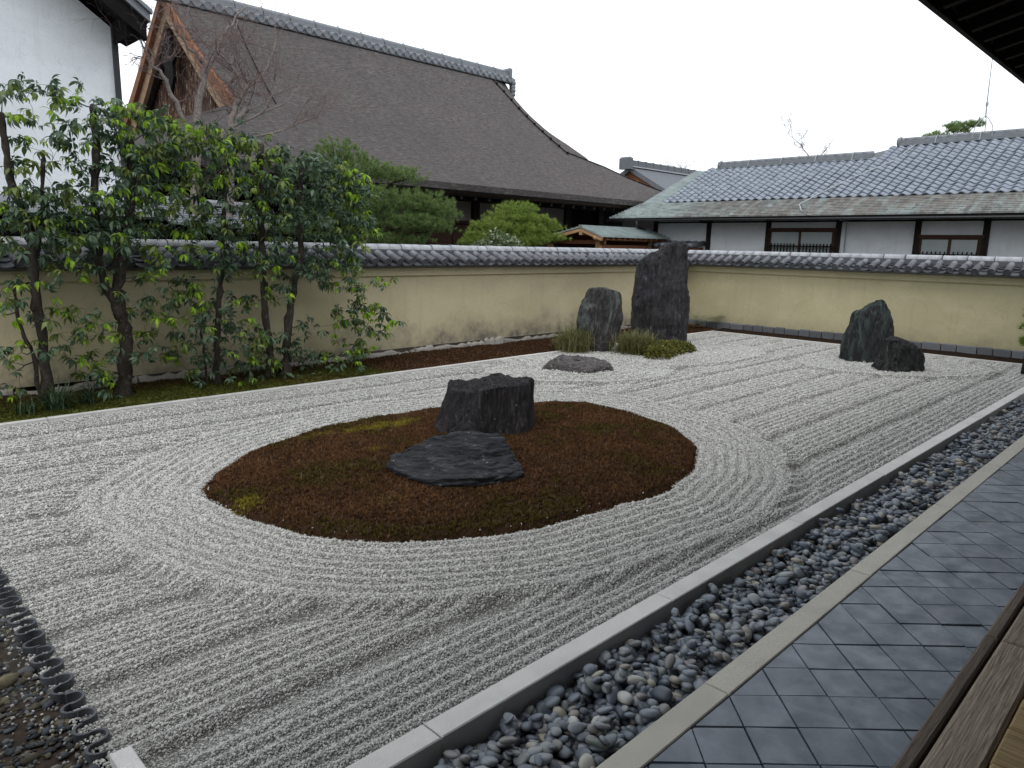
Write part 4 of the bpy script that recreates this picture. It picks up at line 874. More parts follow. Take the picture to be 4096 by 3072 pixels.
bare_tree('bare reddish maple in front of the thatched roof, right of the gable', [
    ([(6.2, -.2), (6.25, 2.5), (6.41, 4.58), (6.6, 4.97), (6.67, 5.27), (6.46, 5.55), (6.48, 5.82), (6.66, 6.4)], .09, .008), ([(6.5, 4.57), (6.64, 4.73), (6.72, 4.81)], .06, .05), ([(6.5, 4.8), (6.78, 5.24), (6.99, 5.39), (7.2, 5.65), (7.41, 6.2)], .045, .010), ([(7.03, 5.47), (7.04, 5.69), (7.04, 5.98)], .015, .006),
    ([(6.46, 5.55), (6.19, 5.71), (5.94, 5.83), (5.74, 6.0), (5.57, 6.17)], .016, .005), ([(6.4, 4.4), (7.0, 4.75), (7.5, 5.0), (7.9, 5.4)], .03, .008), ([(7.0, 4.75), (7.3, 5.2), (7.5, 5.6)], .018, .006), ([(6.9, 4.3), (7.5, 4.5), (8.1, 4.8), (8.5, 5.0)], .02, .006)], 70, 72, 14.1, mp, group='bare maples behind the long wall')
bare_tree('thin bare tree top above the left ridge of the white building', [([(40, 5.0, 17.6), (40, 6.6, 17.5), (40, 7.4, 17.6), (40, 8.0, 18.1), (40, 8.6, 18.8)], .05, .012), ([(40, 6.8, 17.4), (40, 7.5, 16.8), (40, 8.1, 16.3)], .035, .010)], 12, 73, 17.5, (MT['twig'], MT['twig']), 'bare_tree', tw=1.5)
bare_tree('faint bare tree tops beyond the grey tiled hall', [([(70, 6, 44), (70, 9.5, 44.2), (70, 10.8, 44.6)], .12, .03), ([(70, 6, 46), (70, 9.4, 46), (70, 10.5, 46.3)], .12, .03)], 24, 74, 44, (MT['twig'], MT['twig']), 'bare_tree', tw=2.2)

# ------------------------------------------------------------------ espaliered evergreen trees along the long wall
def whorl(seed, n, L, W, droop, up):
    rs = np.random.default_rng(seed); V, F = [], []
    for i in range(n):
        a = i*2.4+rs.uniform(-.3, .3); el = up-droop*rs.uniform(.2, 1.5)+.25*(i/n); l = L*rs.uniform(.7, 1.15); w = W*rs.uniform(.8, 1.2); b = len(V)
        d = np.array([math.cos(a), math.sin(a), 0]); p = np.array([-d[1], d[0], 0]); roll = rs.uniform(-.35, .35)
        for k, (t, ww) in enumerate(((.10, .07), (.36, .80), (.60, 1.), (.83, .55), (1.05, .02))):
            e = el-.55*droop*t*t; c = d*l*t*math.cos(e)+np.array([0, 0, l*t*math.sin(e)]); fold = .16*ww*w
            pv_ = p*math.cos(roll)+np.array([0, 0, math.sin(roll)])
            V += [tuple(c-pv_*ww*w/2+np.array([0, 0, fold])), tuple(c), tuple(c+pv_*ww*w/2+np.array([0, 0, fold]))]
        for k in range(4):
            q = b+3*k; F += [[q, q+1, q+4, q+3], [q+1, q+2, q+5, q+4]]
    return V, F
WH_D = [mesh_from('leaf_cluster', *whorl(100+i, 7+i % 3, .185, .056, .70, .15), MT['leaf'], True) for i in range(6)]
WH_M = [mesh_from('leaf_cluster', *whorl(120+i, 6+i % 3, .175, .053, .75, .1), MT['leafm'], True) for i in range(4)]
WH_Y = [mesh_from('young_leaf_cluster', *whorl(140+i, 6+i % 2, .170, .054, .8, .2), MT['young'], True) for i in range(5)]
LOW = [(2.21,4.07),(2.43,4.03),(2.6,4.06),(2.51,3.78),(2.67,3.65),(2.39,3.51),(2.75,3.52),(2.96,3.73),(2.73,3.92),(2.83,4.12),(3.0,4.01),(3.37,4.01),(2.68,3.36),(2.72,3.13),(2.98,3.15),(2.43,3.26),(2.26,3.14),(2.22,3.77),(2.85,3.3),(3.09,3.59),(3.23,3.87),(2.04,1.67),(2.33,1.69),(1.97,1.42),(2.39,1.26),(2.57,1.34),(2.88,1.13),(3.14,1.02),(2.78,0.99),(2.36,0.92),(2.56,0.78),(2.73,0.64),(2.95,0.67),(2.86,0.37),(3.04,0.35),(1.96,0.76),(1.88,0.3),(3.22,1.47),(3.65,1.4),(3.74,1.26),(3.61,0.93),(3.47,0.65),(4.01,1.44),(4.16,1.44),(4.31,1.59),(4.41,1.51),(4.65,1.34),(3.94,1.21),(4.28,1.24),(4.42,1.18),(4.69,1.05),(4.95,1.07),(5.05,0.89),(4.73,0.88),(4.29,0.88),(4.09,0.73),(4.0,0.52),(4.2,0.78),(4.4,0.57),(4.66,0.57),(4.93,0.63),(5.07,0.57),(4.22,0.3),(4.99,0.24),(4.65,0.37),(5.18,0.32),(5.27,0.85),(5.51,0.83),(5.37,0.45),(5.55,0.31),(5.76,0.66),(5.96,0.49),(6.15,0.47),(6.21,0.26),(6.42,0.22),(4.99,1.35),(5.23,1.4),(5.6,1.42),(5.79,1.47),(6.34,1.67),(6.62,1.78),(6.97,1.72),(7.2,1.55),(7.54,1.68),(7.34,1.45),(6.72,1.5),(6.95,1.11),(7.25,1.2),(7.49,1.15),(7.68,1.05),(7.14,0.94),(7.56,0.82),(7.67,0.68),(7.28,0.8),(6.84,0.96),(6.76,0.51),(7.13,0.52),(7.24,0.41),(6.75,0.26),(7.31,0.34),(6.2,0.87),(7.2,3.26),(7.38,3.15),(7.19,2.73),(7.28,2.49)]
TREES = [
    ('leftmost espaliered evergreen against the white storehouse wall', [[(2.32, .08), (2.34, .9), (2.31, 1.5), (2.31, 2.11), (2.25, 2.65), (2.17, 2.99), (2.14, 3.47), (2.13, 3.75)], [(2.31, 1.9), (2.40, 2.15), (2.46, 2.54), (2.54, 3.26)], [(2.25, .08), (2.21, .79), (2.09, 1.11), (2.07, 1.63)]], [.085, .045, .04]),
    ('thick forked evergreen trunk, second from the left', [[(3.25, -.02), (3.30, .29), (3.35, .95), (3.31, 1.34), (3.31, 1.59), (3.42, 2.16), (3.51, 2.54), (3.57, 2.82), (3.62, 3.6)], [(3.30, 1.22), (3.24, 1.42), (3.14, 1.62), (3.09, 2.1), (3.10, 2.46), (3.10, 2.79), (3.18, 3.52), (3.18, 4.0)]], [.125, .085]),
    ('slender evergreen with bright new shoots low on its trunk, third from the left', [[(4.63, .0), (4.66, .71), (4.72, 1.28), (4.82, 1.83), (4.87, 2.36), (4.88, 2.67), (4.91, 3.3)], [(4.50, .0), (4.45, .5), (4.42, .9)]], [.065, .03]),
    ('dark upright evergreen just left of the rightmost tree', [[(5.52, .02), (5.53, .49), (5.49, 1.09), (5.49, 1.59), (5.48, 2.26), (5.48, 2.66), (5.55, 3.75)]], [.085]),
    ('rightmost espaliered evergreen with long level branches over the ochre wall', [[(5.80, .0), (5.82, .47), (5.91, 1.01), (6.03, 1.58), (6.15, 2.15), (6.15, 2.56), (6.15, 2.98), (6.27, 3.62)]], [.095]),
]
def top_z(x): return np.interp(x, [1.8, 2.6, 3.3, 4.2, 5.0, 6.0, 6.8, 7.3], [4.0, 3.95, 4.02, 3.92, 3.85, 3.66, 3.62, 3.42])
def make_trees():
    rs = np.random.default_rng(88); pts = []
    for x, z in LOW:
        for k in range(6 if z < 2 else 4): pts.append((x+rs.normal()*.10, 11.15+rs.normal()*.22, z+rs.normal()*.08, .32))
    for _ in range(820):
        x = rs.uniform(3.15, 7.35); z = rs.uniform(2.3, top_z(x)); pts.append((x, 11.15+rs.normal()*.26, z, .26+.3*max(0, 1-(top_z(x)-z)/.3)))
    for _ in range(120):
        x = rs.uniform(3.2, 7.2); pts.append((x, 11.1+rs.normal()*.25, top_z(x)-rs.uniform(-.06, .12), .4))
    for _ in range(190): pts.append((rs.uniform(1.8, 3.5), 11.15+rs.normal()*.25, rs.uniform(2.15, 2.9), .2))
    for _ in range(190): pts.append((rs.uniform(2.4, 7.2), 11.1+rs.normal()*.25, rs.uniform(1.75, 2.28), .33))
    for ti, (label, stems, rad) in enumerate(TREES):
        r = empty('evergreen_tree', (stems[0][0][0], 11.2, .05), label, 'tree', 'espaliered evergreens along the long wall'); nodes = []
        for si, (st_, r0) in enumerate(zip(stems, rad)):
            ph = [Vector((p[0], 11.2+.03*math.sin(i*1.7+ti), p[1])) for i, p in enumerate(st_)]; fine = []
            for a, c in zip(ph[:-1], ph[1:]):
                for k in range(5): fine.append(a.lerp(c, k/5)+Vector(rs.normal(size=3)*.009))
            fine.append(ph[-1]); nn = len(fine); rr = [.78*r0*(1-.42*i/nn)*(1+.12*rs.normal()) for i in range(nn)]
            if si == 0: rr[0] *= 1.6; rr[1] *= 1.35; rr[2] *= 1.15
            rr[-1] *= 1.25; rr[-2] *= 1.3; e_ = fine[-1]; fine += [e_+Vector((.01, 0, .03)), e_+Vector((.015, 0, .05))]; rr += [rr[-1]*.85, rr[-1]*.3]
            MB().tube(fine, rr, 10).build('trunk', MT['bark'], r, True); nodes += [(f, q) for f, q in zip(fine[4:], rr[4:])]
        mine = []
        for p in pts:
            k = min(range(5), key=lambda j: min(abs(p[0]-q[0])+.15*abs(p[2]-q[1]) for st_ in TREES[j][1] for q in st_)); 
            if k == ti: mine.append(p)
        mine.sort(key=lambda p: min((Vector(p[:3])-n_[0]).length for n_ in nodes))
        bm_ = MB(); ends = []
        for (x, y, z, pyg) in mine:
            t = Vector((x, y, z)); bn, br_ = min(nodes, key=lambda n_: (n_[0]-t).length+.5*max(0, n_[0].z-t.z+.02)+ (0 if n_[1] > .004 else .2))
            d = t-bn; L = d.length; m1 = bn+d*.35+Vector((rs.normal()*.10*L, rs.normal()*.10*L, rs.normal()*.10*L-.05*L)); m2 = bn+d*.7+Vector((rs.normal()*.10*L, rs.normal()*.1*L, rs.normal()*.08*L))
            r0 = min(.022, br_*.62, .006+.016*L); bm_.tube([bn, m1, m2, t], [r0, r0*.85, r0*.65, .003], 5, False); nodes += [(m1, r0*.85), (m2, r0*.65), (t, .0045)]; ends.append((t, d.normalized() if L > 1e-3 else Vector((0, 0, 1)), pyg))
        bo = bm_.build('branches', MT['bark'], r, True, 'stuff')
        # inner leaves of the crown as one mass, the visible whorls one by one
        V, F, off = [], [], 0
        for ei, (t, d, pyg) in enumerate(ends):
            for k in range(1+(rs.random() < .4) if ei < len(ends)-300 else int(rs.random() < .4)):
                src = WH_D[rs.integers(0, 6)]; n_ = len(src.vertices); v = np.empty(n_*3, np.float32); src.vertices.foreach_get('co', v); v = v.reshape(-1, 3)*rs.uniform(.45, .8)
                M = np.array(Euler((rs.normal()*.5, rs.normal()*.5, rs.uniform(0, 6.28))).to_matrix()); V.append(v@M.T+np.array(t)+rs.normal(size=3)*np.array([.09, .1, .08])); F.append(np.array([p_.vertices[:] for p_ in src.polygons])+off); off += n_
        crown = add('crown', np.concatenate(V), np.concatenate(F), MT['leaf'], r, True, None, 'stuff')
        for (t, d, pyg) in ends[-300:]:
            u = rs.random(); me = WH_Y[rs.integers(0, 5)] if u < pyg else (WH_M[rs.integers(0, 4)] if u < pyg+.38 else WH_D[rs.integers(0, 6)])
            s = rs.uniform(.50, 1.02); M = Matrix.Translation(t) @ Euler((rs.normal()*.35, rs.normal()*.35-.1, rs.uniform(0, 6.28))).to_matrix().to_4x4() @ Matrix.Diagonal((s, s, s, 1))
            inst(me.name.split('.')[0], me, M, crown)
make_trees()
# ================================================================== BUILDINGS
# ------------------------------------------------------------------ great hall with bark roof
hall = empty('great_hall', (16, 22, -.2), 'great hall with a huge curved bark-thatched roof and wooden gable', 'building')
PRY = [15.9, 17, 18, 19, 20, 21, 22, 23, 24]; PRZ = [3.97, 4.50, 5.05, 5.68, 6.34, 7.05, 7.83, 8.69, 9.50]
pz = lambda y: np.interp(y, PRY, PRZ)
XL, XR, YK, YR = 9.0, 22.05, 19.2, 24.0
VW = 1.12
def eave_up(x, y): return np.clip((np.abs(x-15.8)-5)/6, 0, 1.6)**3*.16*np.clip((19-y)/3, 0, 1)
def roof_x(y, side):
    e = np.clip(YK-y, 0, 9)
    return XL-e*1.0 if side < 0 else XR+.85*np.clip((y-15.9)*0+1, 0, 1)*0+e*1.05+.0
def front(T, Y):
    xl = roof_x(Y, -1); xr = roof_x(Y, 1)+np.where(Y < YK, VW*np.clip((YK-Y)/.5, 0, 1), 0)
    X = xl+(xr-xl)*T; edge = np.clip((np.abs(X-15.8)-5)/6, 0, 1.6)**3*.16*np.clip((19-Y)/3, 0, 1)
    Z = pz(Y)+edge+.012*np.clip((Y-15.9)/.3, 0, 1)*fbm(np.stack([X*1.5, Y*3, 0*X], -1), 3); return np.stack([X, Y, Z], -1)
ysr = np.concatenate([np.linspace(15.9, 24, 60)])
P_, F_ = grid(np.linspace(0, 1, 70), ysr, front); rf = add('roof', P_, F_, MT['thatch'], hall, True)
# rolled verge at the right gable
P_, F_ = grid(np.linspace(0, 1, 10), np.linspace(YK-.62, 24, 44), lambda T, Y: np.stack([XR-.04+T*(VW+.03), Y-.03*T, pz(Y)+.03*np.sin(np.pi*T)-T**1.4*np.interp(Y, [19.1, 20.2, 21.3, 22.4, 23.2, 23.7, 24], [.03, .13, .34, .47, .47, .32, .2])+np.where(Y < YK, -.02, .012)], -1)); add('verge', P_, F_, MT['thatch'], rf, True)
m = MB()
for y in np.linspace(19.2, 23.7, 11): m.box(XR-.035, XR+.035, y-.03, y+.03, float(pz(y))-.02, float(pz(y))+.10)
m.tube([(XR, y, float(pz(y))+.045) for y in np.linspace(YK, 23.9, 16)], .02, 5); m.build('verge_batten', MT['black'], rf)
m = MB(); m.tube([(XR+.1, YK, float(pz(YK))+.05)]+[(float(XR+VW-.22+(YK-y)*1.05), y, float(pz(y)+eave_up(XR+VW-.22+(YK-y)*1.05, y))+.02) for y in (18.6, 18, 17.4, 16.8, 16.2)], .02, 5); m.build('verge_batten', MT['black'], rf)
m = MB(); m.tube([(11.0-.9*(24-y)/4.5*1.0, y, float(pz(y))+.05) for y in np.linspace(19.4, 23.9, 12)], .02, 5); m.build('roof_batten', MT['black'], rf)
# back slope and hips (close the volume)
P_, F_ = grid(np.linspace(0, 1, 12), np.linspace(24, 32.1, 16), lambda T, Y: np.stack([XL+(XR+VW-XL)*T, Y, pz(48-Y)], -1)); add('roof_back', P_, F_, MT['thatch'], rf, True)
P_, F_ = grid(np.linspace(0, 1, 14), np.linspace(0, 1, 30), lambda T, U: np.stack([XR+VW+T*3.4, (YK+(28.8-YK)*U)*(1-T)+(15.9+(32.1-15.9)*U)*T, 5.55*(1-T)+4.15*T-.25*np.sin(np.pi*T)], -1)); add('roof_hip', P_, F_, MT['thatch'], rf, True)
P_, F_ = grid(np.linspace(0, 1, 14), np.linspace(0, 1, 30), lambda T, U: np.stack([XL-.05-T*3.3, (YK+(28.8-YK)*U)*(1-T)+(15.9+(32.1-15.9)*U)*T, 5.85*(1-T)+4.15*T-.25*np.sin(np.pi*T)], -1)); add('roof_hip', P_, F_, MT['thatch'], rf, True)
# thick layered eave
def eave_band(z_top, th, y0, y1, mat, name):
    P, F = [], []
    xs_ = np.linspace(5.7, 26.7, 50)
    for x in xs_:
        e = max(0, min(1.6, (abs(x-15.8)-5)/6))**3*.16; zt = 3.965+e+z_top
        P += [(x, y0, zt), (x, y0+.03, zt-th), (x, y1, zt-th), (x, y1, zt)]
    for i in range(len(xs_)-1):
        for k in range(3): F.append([4*i+k, 4*i+k+1, 4*i+5+k, 4*i+4+k][::-1])
    add(name, P, F, mat, hall)
eave_band(.012, .176, 15.895, 16.6, MT['thatch'], 'eave_thatch'); eave_band(-.164, .06, 15.96, 17, MT['darkwood'], 'eave_board'); eave_band(-.224, .05, 16.08, 17.4, MT['brownwood'], 'eave_board')
MB().quadbox([(6, 16.1, 3.66), (26.2, 16.1, 3.66), (26.2, 18.8, 4.05), (6, 18.8, 4.05), (6, 16.1, 3.70), (26.2, 16.1, 3.70), (26.2, 18.8, 4.1), (6, 18.8, 4.1)]).build('soffit', MT['black'], hall)
for x in np.arange(6.3, 26, .55): MB().beam((x, 16.15, 3.62), (x, 18.7, 4.0), .08, .10).build('rafter', MT['darkwood'], hall)
# front wall of the hall
MB().box(5.5, 25, 18.62, 18.8, -.2, 4.1).build('wall', MT['black'], hall)
for x in (8.2, 10.3, 12.4, 14.5, 16.69, 18.95, 21.4, 23.4): MB().box(x-.14, x+.14, 18.48, 18.61, -.2, 4.0).build('post', MT['darkwood'], hall)
for a, b in ((10.45, 11.3), (11.35, 12.25), (12.55, 13.4), (13.45, 14.35), (14.65, 15.7), (15.75, 16.53), (16.85, 17.83), (17.87, 18.8), (19.1, 20.2), (20.24, 21.24)):
    MB().box(a, b, 18.58, 18.605, 3.08, 3.70).build('shoji_panel', MT['paper'], hall)
MB().box(7, 25, 18.5, 18.608, 2.98, 3.06).build('sill_rail', MT['brownwood'], hall); MB().box(7, 25, 18.5, 18.608, 3.72, 3.86).build('lintel', MT['darkwood'], hall)
for a, b in ((14.65, 15.68), (15.72, 16.53), (16.85, 17.83), (17.87, 18.8), (12.55, 13.4), (13.45, 14.35)): MB().box(a, b, 18.57, 18.605, 1.0, 2.95).build('door_panel', MT['brownwood'], hall)
# gable
GX = XL-.02
m = MB(); tri = [(GX+.5, 19.6, 5.6), (GX+.5, 28.4, 5.6), (GX+.5, 24, 9.0)]; m.V = tri+[(GX+.7, b, c) for _, b, c in tri]; m.F = [[0, 2, 1], [3, 4, 5], [0, 1, 4, 3], [1, 2, 5, 4], [2, 0, 3, 5]]; m.build('gable_wall', MT['black'], hall)
rs_ = random.Random(5)
for i in range(60):
    y = 20.1+7.8*i/59; zt = 9.0-abs(y-24)*.80-.25; 
    if zt < 5.75: continue
    MB().box(GX+.44, GX+.495, y-.034, y+.034, 5.6, zt).build('gable_slat', MT['slat'], hall)
def barge(sgn, w, o, name, mat, inset=0.):
    P, F = [], []; ts = np.linspace(0, 1, 18)
    for t in ts:
        y = 24+sgn*(5.1-inset)*t; z = float(pz(24-abs(y-24)))-.02-inset*.5; wd = w*(1+.35*t)
        P += [(GX-o, y, z), (GX-o+.12, y, z), (GX-o+.12, y, z-wd), (GX-o, y, z-wd)]
    for i in range(len(ts)-1):
        for k in range(4): F.append([4*i+k, 4*i+(k+1) % 4, 4*i+4+(k+1) % 4, 4*i+4+k])
    F.append([0, 1, 2, 3]); F.append([4*17+k for k in range(4)][::-1]); return add(name, P, F, mat, hall)
for sg in (-1, 1): barge(sg, .30, .10, 'thatch_edge', MT['redwood']); barge(sg, .62, -.04, 'bargeboard', MT['barge'], .22)
m = MB(); pp = [(24, 8.5), (24.3, 8.0), (24.55, 7.7), (24.3, 7.45), (24.35, 7.1), (24, 6.6), (23.65, 7.1), (23.7, 7.45), (23.45, 7.7), (23.7, 8.0)]
m.V = [(GX+.02, a, b) for a, b in pp]+[(GX+.12, a, b) for a, b in pp]; n = len(pp); m.F = [list(range(n)), list(range(n, 2*n))[::-1]]+[[k, n+k, n+(k+1) % n, (k+1) % n] for k in range(n)]; m.build('gable_pendant', MT['black'], hall)
# ridge
rd = MB(); rd.box(8.5, 23.3, 23.72, 24.28, 9.30, 9.435).build('ridge_base', MT['tile_far'], hall)
for k in range(3): MB().box(8.45, 23.28, 23.78+.012*k, 24.22-.012*k, 9.44+.072*k, 9.505+.072*k).build('ridge_course', MT['tile_far'], hall)
m = MB(); m.tube([(8.4, 24, 9.66), (23.28, 24, 9.66)], .12, 12); m.build('ridge_cap', MT['tile_far'], hall, True)
m = MB(); n = 14
for x_, o in ((0, 0),):
    for rr, yy in ((.125, 0), (.125, -.05), (.095, -.05), (.09, -.03)):
        for k in range(n): th = 2*math.pi*k/n; m.V.append((rr*math.cos(th), yy, rr*math.sin(th)))
for b in range(3):
    for k in range(n): m.F.append([b*n+k, b*n+(k+1) % n, (b+1)*n+(k+1) % n, (b+1)*n+k])
m.F.append([3*n+k for k in range(n)]); b0 = len(m.V); m.tube([(0, 0, .0), (0, .35, .10)], .118, 10, False)
me_end = mesh_from('ridge_end_tile', m.V, m.F, MT['tile_far'])
for x in np.arange(8.75, 23.2, .34): inst('ridge_end_tile', me_end, Matrix.Translation((x, 23.52, 9.30)) @ jitter(.01, .004), hall)
m = MB(); m.box(8.6, 23.25, 23.5, 23.75, 9.16, 9.24); m.build('ridge_skirt', MT['tile'], hall)
for x in np.arange(9.2, 23.2, .95):
    m = MB(); m.tube([(x, 23.77, 9.44), (x, 23.80, 9.62), (x+.02, 23.93, 9.80), (x+.02, 24.1, 9.77)], .012, 4); m.build('ridge_tie', MT['iron'], hall)
m = MB(); m.chamfer(23.28, 23.42, 23.72, 24.28, 9.3, 9.86, .05); m.build('ridge_ornament', MT['tile_far'], hall)
m = MB()
for i, (dz, rr) in enumerate(((.0, .16), (-.16, .13), (-.30, .15), (-.46, .12), (.14, .09))): m.tube([(23.24, 23.62, 9.22+dz), (23.44, 23.58, 9.19+dz)], [rr, rr*.6], 9)
m.build('demon_tile', MT['tile_far'], hall, True)

# ------------------------------------------------------------------ white storehouse at the left
st = empty('white_storehouse', (1, 16, -.2), 'tall white plastered storehouse wall at the left picture edge', 'building')
m = MB(); m.V = [(-6, 14.5, .0), (4.52, 14.5, .0), (4.52, 14.5, 5.86), (-1.0, 14.5, 9.7), (-6, 14.5, 6.2)]; m.V += [(a, 21, c) for a, b, c in m.V]
m.F = [[0, 1, 2, 3, 4], [9, 8, 7, 6, 5]]+[[k, 5+k, 5+(k+1) % 5, (k+1) % 5] for k in range(5)]; m.build('wall', MT['white'], st)
sl = -.70; zr = lambda x: 5.86+sl*(x-4.52)
def roof_slab(x0, x1, y0, y1, lo, hi, mat, name): MB().quadbox([(x0, y0, zr(x0)+lo), (x1, y0, zr(x1)+lo), (x1, y1, zr(x1)+lo), (x0, y1, zr(x0)+lo), (x0, y0, zr(x0)+hi), (x1, y0, zr(x1)+hi), (x1, y1, zr(x1)+hi), (x0, y1, zr(x0)+hi)]).build(name, mat, st)
roof_slab(-1.2, 4.84, 13.72, 21, .16, .26, MT['black'], 'soffit'); roof_slab(-1.2, 4.88, 13.66, 21, .27, .40, MT['tile_far'], 'roof_tiles')
for k in range(3): roof_slab(-1.2, 4.90-.02*k, 13.60+.11*k, 13.68+.11*k, .405, .47, MT['tile_far'], 'verge_tile')
roof_slab(-1.2, 4.82, 13.70, 13.84, -.06, .16, MT['black'], 'bargeboard')
m = MB(); pp = [(4.53, 5.60), (4.53, 5.95), (4.82, 5.85), (4.80, 5.66), (4.74, 5.60), (4.64, 5.64)]; 
for y_ in (13.8, 14.5, ): m.V += [(a, y_, b) for a, b in pp]
n = len(pp); m.F = [list(range(n))[::-1], list(range(n, 2*n))]+[[k, (k+1) % n, n+(k+1) % n, n+k] for k in range(n)]; m.build('eave_bracket', MT['black'], st)
MB().box(4.50, 4.585, 14.43, 14.56, 1.5, 5.92).build('corner_post', MT['iron'], st)
MB().quadbox([(-6, 13.55, 2.62), (4.9, 13.55, 2.62), (4.9, 14.49, 2.86), (-6, 14.49, 2.86), (-6, 13.55, 2.68), (4.9, 13.55, 2.68), (4.9, 14.49, 2.95), (-6, 14.49, 2.95)]).build('lower_roof', MT['tile_far'], st)
MB().box(-6, 4.9, 13.50, 13.56, 2.655, 2.70).build('eave_strip', MT['wire'], st)
MB().box(-6, 4.85, 13.95, 14.48, 0, 2.6).build('lower_wall', MT['black'], st)
# small lean-to roof right of it
lt = empty('lean_to', (6, 14.6, -.2), 'low grey tiled lean-to roof half hidden by the trees', 'building')
for k in range(9):
    t = k/9; MB().quadbox([(4.95, 13.6+1.2*t, 2.55+.42*t), (7.0, 13.6+1.2*t, 2.50+.42*t), (7.0, 13.6+1.2*t+.14, 2.545+.42*t), (4.95, 13.6+1.2*t+.14, 2.595+.42*t), (4.95, 13.6+1.2*t, 2.60+.42*t), (7.0, 13.6+1.2*t, 2.55+.42*t), (7.0, 13.6+1.2*t+.14, 2.58+.42*t), (4.95, 13.6+1.2*t+.14, 2.63+.42*t)]).build('roof_course', MT['tile_far'], lt)
MB().box(4.86, 7.4, 14.62, 14.75, -.2, 2.95).build('wall', MT['black'], lt); m = MB(); m.tube([(4.6, 14.85, 3.02), (7.0, 14.85, 2.97)], .09, 10); m.build('ridge_cap', MT['tile_cap'], lt, True)

# ------------------------------------------------------------------ little gate with fresh timber behind the corner
gt = empty('roofed_gate', (19.9, 15, -.2), 'small open gate of fresh pale timber with a green copper roof', 'gate')
GA, ZR = 15.0, 2.935
def gz(y): return ZR-.34*abs(y-GA)*(.62 if y > GA else 1.)
for sgn, y1 in ((-1, 14.15), (1, 17.35)):
    n = 9 if sgn < 0 else 12
    for k in range(n):
        a, b = GA+(y1-GA)*k/n, GA+(y1-GA)*(k+1.0)/n; za, zb = gz(a), gz(b)
        MB().quadbox([(17.95, a, za-.03), (21.75, a, za-.03), (21.75, b, zb-.03), (17.95, b, zb-.03), (17.95, a, za+.004), (21.75, a, za+.004), (21.75, b, zb+.036), (17.95, b, zb+.036)]).build('roof_course', MT['copper_green'], gt)
    MB().beam((18.0, GA, gz(GA)-.10), (18.0, y1, gz(y1)-.10), .07, .10, (0, 0, 1)).build('bargeboard', MT['palewood'], gt)
    for x in np.arange(18.3, 21.7, .30): MB().beam((x, GA, gz(GA)-.085), (x, y1-.02*sgn, gz(y1)-.085), .05, .07).build('rafter', MT['redwood'], gt)
MB().box(17.95, 21.75, GA-.07, GA+.07, ZR-.01, ZR+.05).build('ridge_cap', MT['copper_green'], gt)
MB().box(17.97, 21.6, GA-.06, GA+.06, ZR-.26, ZR-.10).build('ridge_beam', MT['palewood'], gt)
for y_ in (14.42, 16.9):
    m = MB(); m.tube([(17.96, y_, gz(y_)-.15), (21.65, y_, gz(y_)-.15)], .065, 12); m.build('purlin', MT['palewood'], gt, True)
for x_ in (18.35, 21.2):
    for y_ in (14.55, 16.6): MB().box(x_-.075, x_+.075, y_-.075, y_+.075, -.2, gz(y_)-.2).build('post', MT['palewood'], gt)
for x_ in (18.35, 21.2): MB().box(x_-.05, x_+.05, 14.3, 16.9, 2.40, 2.52).build('tie_beam', MT['redwood'], gt)
MB().box(18.35, 21.2, 16.62, 16.72, -.2, 2.45).build('back_panel', MT['brownwood'], gt); MB().box(18.4, 21.1, 14.50, 14.58, 2.28, 2.38).build('lintel', MT['redwood'], gt)

# ------------------------------------------------------------------ white kitchen building with silver tile roof
ku = empty('white_kitchen_hall', (24, 7, -.2), 'long white plastered building with silver grey tiled roof behind the shorter wall', 'building')
MB().box(22, 30, -4, 14.97, -.2, 3.75).build('wall', MT['white'], ku)
for y in (14.9, 12.80, 10.72, 8.565, 6.445, 4.835, 2.7, .6): MB().box(21.94, 22.02, y-.075, y+.075, -.2, 3.42).build('post', MT['darkwood'], ku)
MB().box(21.965, 22.02, -4, 14.97, 3.17, 3.215).build('lintel', MT['darkwood'], ku)
MB().box(21.5, 22.02, 12.7, 12.9, 3.15, 3.28).build('bracket', MT['darkwood'], ku)
def window(y0, y1, z0, z1, mul, bars_z, bars, pane_top):
    w = empty_part = MB().box(21.955, 22.01, y0, y1, z0, z1).build('window', MT['brownwood'], ku)
    MB().box(21.925, 21.954, y0-.03, y1+.03, z1-.02, z1+.07).build('lintel', MT['brownwood'], w)
    for a, b in ((y0+.10, mul-.03), (mul+.03, y1-.08)): MB().box(21.944, 21.953, a, b, z0+.03, pane_top).build('pane', MT['pane'], w)
    MB().box(21.92, 21.945, mul-.035, mul+.035, z0, z1-.03).build('mullion', MT['brownwood'], w)
    MB().box(21.80, 21.84, y0-.06, y1+.06, bars_z-.10, bars_z-.06).build('rail', MT['darkwood'], w)
    for k in range(bars):
        y = y0+.06+(y1-y0-.12)*k/(bars-1)
        if abs(y-mul) < .05: continue
        MB().box(21.80, 21.835, y-.014, y+.014, z0-.1, bars_z).build('bar', MT['darkwood'], w)
window(8.63, 10.66, 1.9, 2.93, 9.68, 2.535, 20, 2.875); window(4.90, 6.38, 1.9, 2.74, 5.63, 2.372, 14, 2.685); window(.8, 2.5, 1.9, 2.74, 1.65, 2.372, 14, 2.685)
